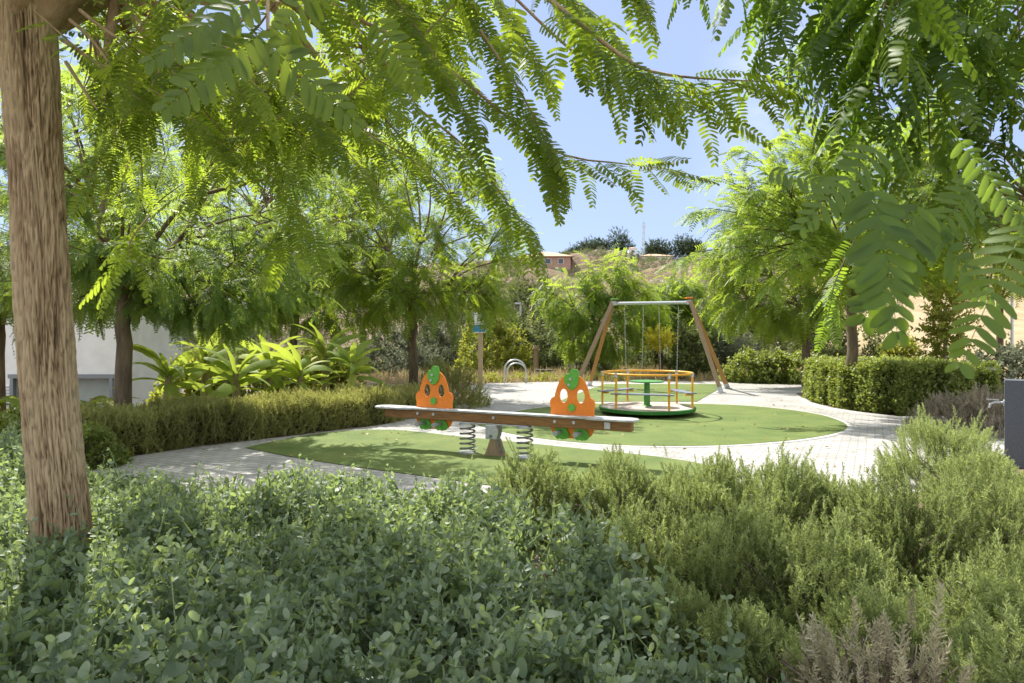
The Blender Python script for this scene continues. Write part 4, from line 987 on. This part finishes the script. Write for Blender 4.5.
far_house('hut', 'tiny pale hut on the ridge left of the white house', x, y, zr, 1.4, 1.4, 1.3, .3, M_WHITE, M_TILE, [(0, .8, .5, .5)], .15)
# low wall on the hill below the white house
bm = bmesh.new(); y = 118
p0 = np.array(((645 - 512) / F * y, y, CAMZ - (261 - HZ) / F * y)); p1 = np.array(((735 - 512) / F * y, y + 3, CAMZ - (259 - HZ) / F * (y + 3)))
bbar(bm, p0 - (0, 0, .6), p1 - (0, 0, .6), .4, 1.6)
prop(bmo('retaining_wall', bm, noisy('stone_wall', (.22, .18, .14), (.36, .30, .24), 3, .9)), 'long low stone wall on the hill below the white house', 'wall')
# mast
y = 140; x = (643.5 - 512) / F * y; z = hz(x, y); zt = CAMZ - (222 - HZ) / F * y
rt = thing('antenna_mast', 'thin lattice antenna mast rising above the ridge trees', 'mast', (x, y, z))
bm = bmesh.new(); H = zt - z
for a in range(3):
    u = (math.cos(a * 2.094) * .28, math.sin(a * 2.094) * .28)
    bcyl(bm, (u[0] * 1.5, u[1] * 1.5, 0), (u[0] * .6, u[1] * .6, H), .05, .05, 5)
k = int(H / .6)
for i in range(k):
    z0, z1 = i * H / k, (i + 1) * H / k; s0, s1 = .42 - .25 * z0 / H, .42 - .25 * z1 / H
    for a in range(3):
        b = (a + 1 + i % 2) % 3
        bcyl(bm, (math.cos(a * 2.094) * s0, math.sin(a * 2.094) * s0, z0), (math.cos(b * 2.094) * s1, math.sin(b * 2.094) * s1, z1), .03, .03, 4)
M_STEEL = noisy('galvanised_steel', (.42, .44, .46), (.58, .60, .62), 30, .38, .75)
bmo('lattice', bm, M_STEEL, rt)
bm = bmesh.new(); bcyl(bm, (0, 0, H), (0, 0, H + .8), .03, .02, 5); bbox(bm, (.3, 0, H - .8), (.25, .15, .9)); bmo('antenna', bm, M_STEEL, rt)

# ------------------------------------------------------------------ white house at left
HY = 17.0
hx0, hx1 = -16.0, (124 - 512) / F * HY
def HX(px): return (px - 512) / F * HY
def HZz(py): return CAMZ - (py - HZ) / F * HY
rt = thing('white_house', 'white rendered house at the left edge with a wide grey-framed garage door', 'house', (hx0, HY, -2.1))
O = Vector((hx0, HY, -2.1))
def rel(*a): return Vector(a) - O
bm = bmesh.new(); od0, od1, ot, ob = HX(12), HX(114), HZz(375), -2.1
for (x0, x1, z0, z1) in ((hx0, od0, -2.1, 3.6), (od1, hx1, -2.1, 3.6), (od0, od1, ot, 3.6)):
    bbox(bm, rel((x0 + x1) / 2, HY + 1.5, (z0 + z1) / 2), (x1 - x0, 3.0, z1 - z0))
bmo('wall', bm, M_WHITE, rt)
bm = bmesh.new(); bbox(bm, rel((hx0 + hx1) / 2, HY + 1.5, 3.7), (hx1 - hx0 + .3, 3.3, .2)); bmo('roof', bm, M_WHITE, rt)
bm = bmesh.new(); bbox(bm, rel((od0 + od1) / 2, HY + .25, (ot + ob) / 2), (od1 - od0 - .16, .06, ot - ob - .08))
for i in range(6): bbox(bm, rel((od0 + od1) / 2, HY + .215, ob + (i + .5) * (ot - ob) / 6), (od1 - od0 - .2, .03, .03))
gd = bmo('garage_door', bm, M_GREYP, rt)
bm = bmesh.new(); bbox(bm, rel((od0 + od1) / 2, HY - .02, ot - .03), (od1 - od0 + .1, .12, .1))
for q in (od0, od1): bbox(bm, rel(q + (.04 if q == od0 else -.04), HY - .02, (ot + ob) / 2 - .05), (.08, .12, ot - ob - .06))
bmo('frame', bm, M_GFRAME, gd)
bm = bmesh.new()
for i in range(8): bbox(bm, rel(HX(4), HY - .03, HZz(386 + i * 3.2)), (.34, .05, .035), Matrix.Rotation(R(25), 3, 'X'))
bmo('louvre', bm, M_WHITE, rt)

# ------------------------------------------------------------------ play equipment
M_DSTEEL = noisy('dull_spring_steel', (.13, .13, .13), (.22, .22, .21), 30, .45, .6)
M_WOOD = noisy('brown_timber', (.16, .075, .028), (.30, .15, .055), 6, .65, sc3=(1, 14, 14), bs=.3, bd=.004)
M_WOODLIT = noisy('sunlit_timber', (.30, .145, .045), (.45, .24, .08), 6, .65, sc3=(14, 14, 1), bs=.3, bd=.004)  # rear swing legs, sunlight put into the timber colour
M_WOODG = noisy('weathered_shaded_timber', (.20, .14, .09), (.34, .25, .16), 7, .8, sc3=(14, 14, 1), bs=.3, bd=.004)  # weathered wood; also swing front legs, with shade put into their colour
M_BOARD = noisy('grey_laminate', (.32, .33, .34), (.47, .48, .49), 9, .45)
M_ORANGE = noisy('orange_plastic_panel', (.74, .195, .018), (.84, .25, .028), 30, .42)
M_GREEN = noisy('green_plastic', (.10, .36, .045), (.13, .42, .06), 30, .42)
M_GREENP = noisy('green_paint', (.04, .19, .04), (.07, .25, .06), 12, .5)
M_YELLOW = noisy('yellow_paint', (.60, .28, .02), (.80, .42, .03), 7, .38)
M_GREYPL = mat('grey_plastic', None, (.30, .32, .34), .45)
M_SEATB = noisy('blue_grey_board', (.13, .15, .19), (.19, .21, .26), 30, .5)
M_BLACK = mat('black_rubber', None, (.025, .025, .027), .6)
M_DECK = noisy('turntable_deck', (.34, .28, .24), (.52, .44, .38), 5, .7)

# spring seesaw
A0 = Vector((-1.82, 9.27)); A1 = Vector((1.41, 7.70)); c = (A0 + A1) / 2; d = A1 - A0; Ls = d.length; ang = math.atan2(d.y, d.x)
ss = thing('spring_seesaw', 'spring seesaw with two orange and green cut-out panels on a brown timber beam', 'seesaw', (c.x, c.y, .02), None, ang)
def Sx(t): return (t - .5) * Ls
bm = bmesh.new(); bbox(bm, (.05, 0, .455), (Ls - .20, .10, .115)); bmo('beam', bm, M_WOOD, ss, bevel=.008)
def seat_outline(s):
    pts = []
    for t in np.linspace(0, 1, 15): a = PI / 2 - t * PI; pts.append((s * (Ls / 2 - .14 + .16 * math.cos(a)), .15 * math.sin(a)))
    return pts
bm = bmesh.new()
prof = seat_outline(1) + [(Ls / 2 - .55, -.13), (Ls / 2 - .62, -.075), (-(Ls / 2 - .62), -.075), (-(Ls / 2 - .55), -.13)] + seat_outline(-1)[::-1] + [(-(Ls / 2 - .55), .13), (-(Ls / 2 - .62), .075), (Ls / 2 - .62, .075), (Ls / 2 - .55, .13)]
fv = [bm.verts.new((x, y, .517)) for x, y in prof]; f = bm.faces.new(fv)
r = bmesh.ops.extrude_face_region(bm, geom=[f]); bmesh.ops.translate(bm, vec=(0, 0, .022), verts=[v for v in r['geom'] if isinstance(v, bmesh.types.BMVert)])
bmo('seat_board', bm, M_BOARD, ss, bevel=.004)
bm = bmesh.new(); bbox(bm, (.0, 0, .388), (.95, .13, .014))
bmo('support_plate', bm, M_STEEL, ss, bevel=.003)
def ellipse(cx, cz, rx, rz, n=20, tilt=0): return [(cx + math.cos(a) * rx * math.cos(tilt) - math.sin(a) * rz * math.sin(tilt), cz + math.cos(a) * rx * math.sin(tilt) + math.sin(a) * rz * math.cos(tilt)) for a in np.linspace(0, 2 * PI, n, endpoint=False)]
# silhouette: bell with ears at the base line, drawn on the right half then mirrored
half = [(0, 1.03), (.06, 1.02), (.12, .985), (.165, .93), (.195, .86), (.215, .79), (.225, .75), (.262, .735), (.282, .70), (.284, .655), (.272, .61), (.272, .56), (.278, .52), (.284, .45), (.280, .40), (.268, .355), (.245, .31), (.20, .275), (.12, .258), (0, .262)]
outl = half + [(-x, z) for x, z in half[::-1][1:-1]]
for t, q in ((.237, 0), (.775, 1)):
    xx = Sx(t); yb = .068
    bm = bmesh.new(); bprism(bm, [(xx + x, z) for x, z in outl], yb, yb + .022, [ellipse(xx - .108, .765, .052, .084), ellipse(xx + .108, .765, .052, .084)])
    pn = bmo('panel', bm, M_ORANGE, ss)
    bm = bmesh.new(); lv = [(-.01, .84), (.03, .855), (.065, .90), (.078, .97), (.08, 1.04), (.07, 1.09), (.01, 1.10), (-.02, 1.085), (-.018, 1.045), (-.035, 1.03), (-.06, 1.04), (-.082, 1.00), (-.085, .95), (-.06, .90), (-.035, .86)]
    bprism(bm, [(xx + x * 1.12, .84 + (z - .84) * .96) for x, z in lv], yb - .022, yb - .002); cr_ = bmo('crest', bm, M_GREEN, pn)
    for bx, bz in ((-.01, .97), (-.03, .90)):
        bm = bmesh.new(); bcyl(bm, (xx + bx, yb - .034, bz), (xx + bx, yb - .023, bz), .017, .014, 12); bmo('bolt', bm, M_STEEL, pn)
    bm = bmesh.new(); bcyl(bm, (xx, yb - .02, .63), (xx, yb - .002, .63), .045, .045, 24); bmo('nose', bm, M_GREEN, pn)
    for sx_ in (-.12, .13):
        bm = bmesh.new(); fo = [(-.09, .40), (-.02, .42), (.05, .40), (.085, .35), (.09, .31), (.06, .275), (.0, .265), (-.03, .275), (-.055, .265), (-.085, .285), (-.09, .33)]
        bprism(bm, [(xx + sx_ + x, z - .02) for x, z in fo], yb - .022, yb - .002); bmo('foot', bm, M_GREEN, pn)
        bm = bmesh.new(); bcyl(bm, (xx + sx_ - .02, yb - .17, .335), (xx + sx_ - .02, yb - .024, .335), .021, .026, 14); bcyl(bm, (xx + sx_ - .02, yb - .195, .335), (xx + sx_ - .02, yb - .17, .335), .030, .030, 14)
        bmo('footrest', bm, M_GREYPL, pn)
    for bx in (-.17, .07):
        bm = bmesh.new(); bcyl(bm, (xx + bx, -.064, .47), (xx + bx, -.05, .47), .020, .020, 12); bmo('bolt', bm, M_STEEL, ss)
    # hand grip across the panel
    bm = bmesh.new(); bcyl(bm, (xx - .02, yb + .024, .97), (xx - .02, yb + .16, .97), .016, .016, 12); bmo('handle', bm, M_GREYPL, pn)
bm = bmesh.new(); bcyl(bm, (Ls / 2 - .33, -.066, .475), (Ls / 2 - .33, -.05, .475), .02, .02, 12); bbox(bm, (Ls / 2 - .33, -.058, .455), (.07, .012, .075)); bmo('bracket', bm, M_STEEL, ss)
bm = bmesh.new(); bcyl(bm, (.0, -.064, .47), (.0, -.05, .47), .018, .018, 12); bmo('bolt', bm, M_STEEL, ss)
for t in (.389, .612):
    bm = bmesh.new(); turns = 5.5; n = 120; pts = []
    for i in range(n):
        u = i / (n - 1); a = u * turns * 2 * PI; pts.append((Sx(t) + math.cos(a) * .092, math.sin(a) * .092, .018 + u * .345))
    btube(bm, pts, .0125, 8); sp = bmo('spring', bm, M_DSTEEL, ss, smooth=True)
    bm = bmesh.new(); bcyl(bm, (Sx(t), 0, .361), (Sx(t), 0, .381), .105, .105, 24); bmo('spring_plate', bm, M_STEEL, sp)
    bm = bmesh.new(); bcyl(bm, (Sx(t), 0, .0), (Sx(t), 0, .012), .12, .12, 24); bmo('spring_plate', bm, M_STEEL, sp)
# pedestal: flared timber foot, steel hinge block and a dark curved side bracket
bm = bmesh.new(); bprism(bm, [(-.125, 0), (.125, 0), (.075, .12), (.050, .20), (-.050, .20), (-.075, .12)], -.06, .06); bmo('foot', bm, M_WOODG, ss, bevel=.008)
bm = bmesh.new(); bbox(bm, (-.035, 0, .29), (.15, .13, .178)); bmo('hinge_block', bm, M_STEEL, ss, bevel=.008)
bm = bmesh.new(); bprism(bm, [(.045, .379), (.115, .379), (.125, .32), (.11, .26), (.08, .21), (.145, .05), (.115, .04), (.045, .20), (.07, .27), (.08, .32)], -.078, -.062); bmo('side_bracket', bm, M_DSTEEL, ss, bevel=.002)
bm = bmesh.new(); bcyl(bm, (-.035, -.08, .24), (-.035, -.066, .24), .018, .018, 12); bmo('bolt', bm, M_DSTEEL, ss)

# turntable (carousel)
cx_, cy_ = (647 - 512) / F * 13.05, 13.05
ct = thing('turntable', 'yellow-railed turntable with blue-grey bench seats and a green centre wheel', 'carousel', (cx_, cy_, .02), None, R(8))
bm = bmesh.new(); bcyl(bm, (0, 0, .065), (0, 0, .135), .90, .915, 72); bmo('rim', bm, noisy('dark_green_paint', (.030, .15, .030), (.045, .20, .045), 12, .5), ct, bevel=.012)
bm = bmesh.new(); bcyl(bm, (0, 0, .1355), (0, 0, .142), .875, .870, 72); bmo('deck', bm, M_DECK, ct)
bm = bmesh.new(); bcyl(bm, (0, 0, .0), (0, 0, .05), .35, .35, 32); bmo('bearing', bm, M_BLACK, ct)
bm = bmesh.new(); bcyl(bm, (0, 0, .142), (0, 0, .60), .062, .052, 24); bcyl(bm, (0, 0, .142), (0, 0, .165), .10, .08, 24); bmo('post', bm, M_GREENP, ct)
bm = bmesh.new(); bcyl(bm, (0, 0, .60), (0, 0, .625), .32, .32, 48); bmo('wheel', bm, M_GREENP, ct, bevel=.006)
ring = [(math.cos(a) * .85, math.sin(a) * .85, .775) for a in np.linspace(0, 2 * PI, 72, endpoint=False)]
bm = bmesh.new(); btube(bm, ring, .020, 10, True); bmo('rail', bm, M_YELLOW, ct, smooth=True)
angs = [-168, -128, -68, -22, 8, 62, 118, 160]
angs = [-150, -82, -32, 28, 98, 158]
for a in angs:
    a = R(a); bx, by = math.cos(a) * .85, math.sin(a) * .85
    bm = bmesh.new(); bcyl(bm, (bx, by, .142), (bx, by, .745), .021, .021, 14); up_ = bmo('upright', bm, M_YELLOW, ct, smooth=False)
    bm = bmesh.new(); bcyl(bm, (bx, by, .715), (bx, by, .800), .032, .032, 14); bmo('clamp', bm, M_STEEL, up_)
for a0, a1 in ((-150, -82), (-32, 28), (98, 158)):
    P0 = Vector((math.cos(R(a0)) * .85, math.sin(R(a0)) * .85)); P1 = Vector((math.cos(R(a1)) * .85, math.sin(R(a1)) * .85))
    dd = (P1 - P0).normalized(); nn = Vector((-(P0 + P1).x, -(P0 + P1).y)).normalized(); e = .10
    bm = bmesh.new(); pts = [P0 - dd * e - nn * .05, P1 + dd * e - nn * .05, P1 + dd * e * .6 + nn * .12, (P0 + P1) / 2 + nn * .17, P0 - dd * e * .6 + nn * .12]
    f = bm.faces.new([bm.verts.new((p.x, p.y, .405)) for p in pts]); r = bmesh.ops.extrude_face_region(bm, geom=[f]); bmesh.ops.translate(bm, vec=(0, 0, .022), verts=[v for v in r['geom'] if isinstance(v, bmesh.types.BMVert)])
    st = bmo('seat', bm, M_SEATB, ct, bevel=.004)
    for Pp in (P0, P1):
        bm = bmesh.new(); bbar(bm, (Pp.x - nn.x * .01, Pp.y - nn.y * .01, .385), (Pp.x + nn.x * .15, Pp.y + nn.y * .15, .385), .03, .03); bmo('bracket', bm, M_YELLOW, st)

# swing
zT = 2.46
aL = Vector((2.90, 19.35, zT)); aR = Vector((4.86, 18.75, zT))
bx_ = (aR - aL).normalized()
feet = [(Vector((1.74, 19.0, .02)), aL, M_WOODG), (Vector((2.30, 20.3, .02)), aL, M_WOODLIT), (Vector((5.45, 17.78, .02)), aR, M_WOODG), (Vector((6.10, 19.3, .02)), aR, M_WOODLIT)]  # front legs darker, rear legs brighter: shade and sun put into the colour
mid = (aL + aR) / 2
sw = thing('swing_frame', 'double swing set with splayed timber legs and a galvanised top bar', 'swing', (mid.x, mid.y, .02))
O = Vector((mid.x, mid.y, .02))
for ft, ap, m in feet:
    bm = bmesh.new(); off = (ft - ap); off.z = 0; off = off.normalized() * .05
    top_ = ap + off + (ap - ft).normalized() * .10
    bbar(bm, ft - O + (top_ - ft).normalized() * .16, top_ - O, .105, .105, bx_); lg = bmo('leg', bm, m, sw, bevel=.008)
    bm = bmesh.new(); u = (top_ - ft).normalized(); bbar(bm, ft - O, ft - O + u * .2, .075, .122, bx_); bbox(bm, ft - O + Vector((0, 0, .008)), (.2, .2, .014)); bmo('foot', bm, M_STEEL, lg)
bm = bmesh.new(); bcyl(bm, aL - O - bx_ * .02 - Vector((0, 0, .04)), aR - O + bx_ * .02 - Vector((0, 0, .04)), .045, .045, 16); bmo('top_bar', bm, M_STEEL, sw, smooth=False)
for ap, m in ((aL, M_GREEN), (aR, M_ORANGE)):
    bm = bmesh.new(); bbox(bm, ap - O + Vector((0, 0, .085)), (.17, .22, .035)); bmo('cap', bm, m, sw, bevel=.01)
    bm = bmesh.new(); bbox(bm, ap - O + Vector((0, 0, -.04)), (.13, .18, .11), Matrix.Rotation(math.atan2(bx_.y, bx_.x), 3, 'Z')); bmo('bracket', bm, M_STEEL, sw, bevel=.006)
for u0, lb in ((.27, 0), (.735, 1)):
    cp = aL.lerp(aR, u0) - O; hw = .235
    bm = bmesh.new(); vs_ = []
    for i in range(9):
        q = (i / 8 - .5) * 2; sag = .03 * (q * q)
        vs_.append([bm.verts.new(Vector((cp.x, cp.y, .50 + sag)) + bx_ * q * hw + Vector((-bx_.y, bx_.x, 0)) * s * .09 + Vector((0, 0, h_))) for s in (-1, 1) for h_ in (0, .022)])
    for i in range(8):
        A, B = vs_[i], vs_[i + 1]
        for a, b in ((0, 1), (1, 3), (3, 2), (2, 0)): bm.faces.new((A[a], A[b], B[b], B[a]))
    bm.faces.new((vs_[0][0], vs_[0][1], vs_[0][3], vs_[0][2])); bm.faces.new((vs_[-1][0], vs_[-1][1], vs_[-1][3], vs_[-1][2]))
    st = bmo('seat', bm, M_BLACK, sw)
    for s in (-1, 1):
        p0 = Vector((cp.x, cp.y, .545)) + bx_ * s * hw * .95; p1 = Vector((cp.x, cp.y, zT - .11)) + bx_ * s * (hw + .03)
        bm = bmesh.new(); L_ = (p1 - p0).length; k = int(L_ / .042); uu = (p1 - p0) / k
        for i in range(k):
            c0 = p0 + uu * (i + .5); sd = (bx_ if i % 2 else Vector((-bx_.y, bx_.x, 0))) * .010; hv = uu * .62
            btube(bm, [c0 - hv * .6 - sd, c0 - hv, c0 - hv * .6 + sd, c0 + hv * .6 + sd, c0 + hv, c0 + hv * .6 - sd], .0036, 4, True)
        bmo('chain', bm, M_STEEL, st)

# ------------------------------------------------------------------ small furniture
# metal hoop (cycle stand)
hx_, hy_ = (515 - 512) / F * 21.6, 21.6
hp = thing('metal_hoop', 'pair of bent steel hoops standing at the far edge of the paving', 'bike rack', (hx_, hy_, .012))
for k, (dy, dx, hh, rr) in enumerate(((-.12, 0, .74, .34), (.28, .05, .62, .31))):
    bm = bmesh.new(); pts = [(dx - rr, dy, 0)] + [(dx + math.cos(a) * rr, dy, hh - rr + math.sin(a) * rr) for a in np.linspace(PI, 0, 18)] + [(dx + rr, dy, 0)]
    btube(bm, pts, .024, 10); bmo('hoop', bm, M_STEEL, hp, smooth=True)
# sign post
Y = 19.6; px_ = (480.5 - 512) / F * Y
sp = thing('sign_post', 'pale timber post carrying a blue and white park notice', 'sign', (px_, Y, 0))
zt = CAMZ - (312 - HZ) / F * Y; bm = bmesh.new(); bbar(bm, (0, 0, -.1), (0, 0, zt), .13, .13); bmo('post', bm, noisy('pale_timber', (.40, .29, .18), (.52, .40, .27), 8, .8, sc3=(10, 10, 1)), sp, bevel=.01)
M_SBLUE = mat('sign_blue', None, (.06, .26, .42), .4); M_SWHITE = mat('sign_white', None, (.80, .82, .82), .4)
bm = bmesh.new(); bbox(bm, (-.04, -.09, zt - .30), (.42, .025, .60)); bd = bmo('notice_board', bm, M_SWHITE, sp, bevel=.004)
bm = bmesh.new(); bbox(bm, (-.04, -.106, zt - .47), (.38, .004, .20)); bmo('blue_field', bm, M_SBLUE, bd)
# bench
bx0, by0 = (544 - 512) / F * 23.4, 23.4
bn = thing('park_bench', 'small low dark bench beyond the far edge of the paving', 'bench', (bx0, by0, 0))
M_DW = noisy('dark_slats', (.05, .045, .045), (.10, .085, .08), 20, .6)
bm = bmesh.new()
for i in range(3): bbox(bm, (0, -.13 + i * .13, .33), (.62, .11, .04))
bbox(bm, (0, 0, .295), (.5, .3, .03)); bmo('seat', bm, M_DW, bn)
for q in (-.22, .22):
    bm = bmesh.new(); bbox(bm, (q, 0, .135), (.06, .30, .29)); bmo('leg', bm, M_KERB, bn)
def lamp_post(label, px, Y, h):
    x = (px - 512) / F * Y; z = hz(x, Y); rt = thing('lamp_post', label, 'lamp post', (x, Y, z - .02))
    bm = bmesh.new(); bcyl(bm, (0, 0, 0), (0, 0, h), .06, .04, 12); bcyl(bm, (0, 0, 0), (0, 0, .3), .10, .09, 12); bmo('pole', bm, M_STEEL, rt)
    bm = bmesh.new(); bbox(bm, (-.10, 0, h + .04), (.40, .22, .08)); bmo('lamp_head', bm, M_STEEL, rt, bevel=.02)
lamp_post('slim grey lamp post rising between the sign post and the swing', 520.5, 34.0, CAMZ + (HZ - 304) / F * 34 - hz((520.5 - 512) / F * 34, 34))
lamp_post('slim grey lamp post at the right edge in front of the dry field', 1012, 25.0, 4.2)
# short wooden bollard with round top in the shrubs beyond the hoop
Y = 26.0; x = (536 - 512) / F * Y
rt = thing('timber_bollard', 'weathered timber post standing behind the small bench', 'post', (x, Y, 0))
bm = bmesh.new(); bcyl(bm, (0, 0, -.1), (0, 0, 1.0), .10, .09, 14); bmo('post', bm, M_WOODG, rt)
bm = bmesh.new(); bcyl(bm, (0, 0, 1.0), (0, 0, 1.14), .15, .11, 14); bmo('cap', bm, M_WOODG, rt)
# bollard light
Y = 13.2; x = (991 - 512) / F * Y
rt = thing('bollard_light', 'short black bollard light with a pale cap, behind the dusty shrubs', 'bollard light', (x, Y, 0))
bm = bmesh.new(); bcyl(bm, (0, 0, 0), (0, 0, .78), .075, .075, 20); bmo('post', bm, M_BLACK, rt)
bm = bmesh.new(); bcyl(bm, (0, 0, .78), (0, 0, .84), .062, .062, 20); bmo('lens', bm, mat('frosted_lens', None, (.75, .75, .72), .4), rt)
bm = bmesh.new(); bcyl(bm, (0, 0, .84), (0, 0, .89), .085, .085, 20); bmo('cap', bm, M_STEEL, rt)
# drinking fountain
Y = 7.8; x0 = (1004.5 - 512) / F * Y; zt = CAMZ - (380 - HZ) / F * Y
rt = thing('drinking_fountain', 'dark grey drinking fountain pillar with a steel tap on its left side', 'fountain', (x0, Y, 0), None, -.62)
M_ANTH = noisy('dark_grey_stone', (.070, .080, .100), (.105, .115, .14), 60, .6, bs=.15, bd=.002)
bm = bmesh.new(); bbox(bm, (.21, .15, zt / 2), (.42, .30, zt)); bmo('pillar', bm, M_ANTH, rt, bevel=.008)
bm = bmesh.new(); zz = CAMZ - (403 - HZ) / F * Y
btube(bm, [(-.004, .06, zz), (-.09, .06, zz), (-.13, .06, zz - .02), (-.145, .06, zz - .07)], .014, 12)
tp_ = bmo('tap', bm, M_STEEL, rt, smooth=True)
bm = bmesh.new(); bcyl(bm, (-.012, .06, zz), (.002, .06, zz), .035, .035, 18); bmo('flange', bm, M_STEEL, tp_)
bm = bmesh.new(); bbar(bm, (-.17, .06, zz + .030), (-.05, .06, zz + .026), .022, .010); bmo('lever', bm, M_STEEL, tp_)

# fallen leaves on the turf and paving
acc = Acc(); n = 420
q = np.c_[rng.uniform(-4.5, 6.5, n), rng.uniform(6.2, 19, n)]
lf = leaflet(.04, .018, ROWS_LO, .3, .3); tmf = (lf[0], lf[1], np.zeros(len(lf[0])))
a_ = rng.random(n) * 6.28; acc.inst(tmf, frames(np.c_[np.cos(a_), np.sin(a_), rng.normal(0, .1, n)], None, rng.normal(0, .5, n), .7 + .7 * rng.random(n)), np.c_[q, np.full(n, .035)])
prop(acc.make('fallen_leaves', leafmat('dead_leaf', [(0, (.20, .13, .06)), (.6, (.34, .25, .10)), (1, (.42, .40, .12))], (.4, .3, .1), .2)), 'small fallen leaves scattered over the turf and the paving', 'leaf litter', kind='stuff')
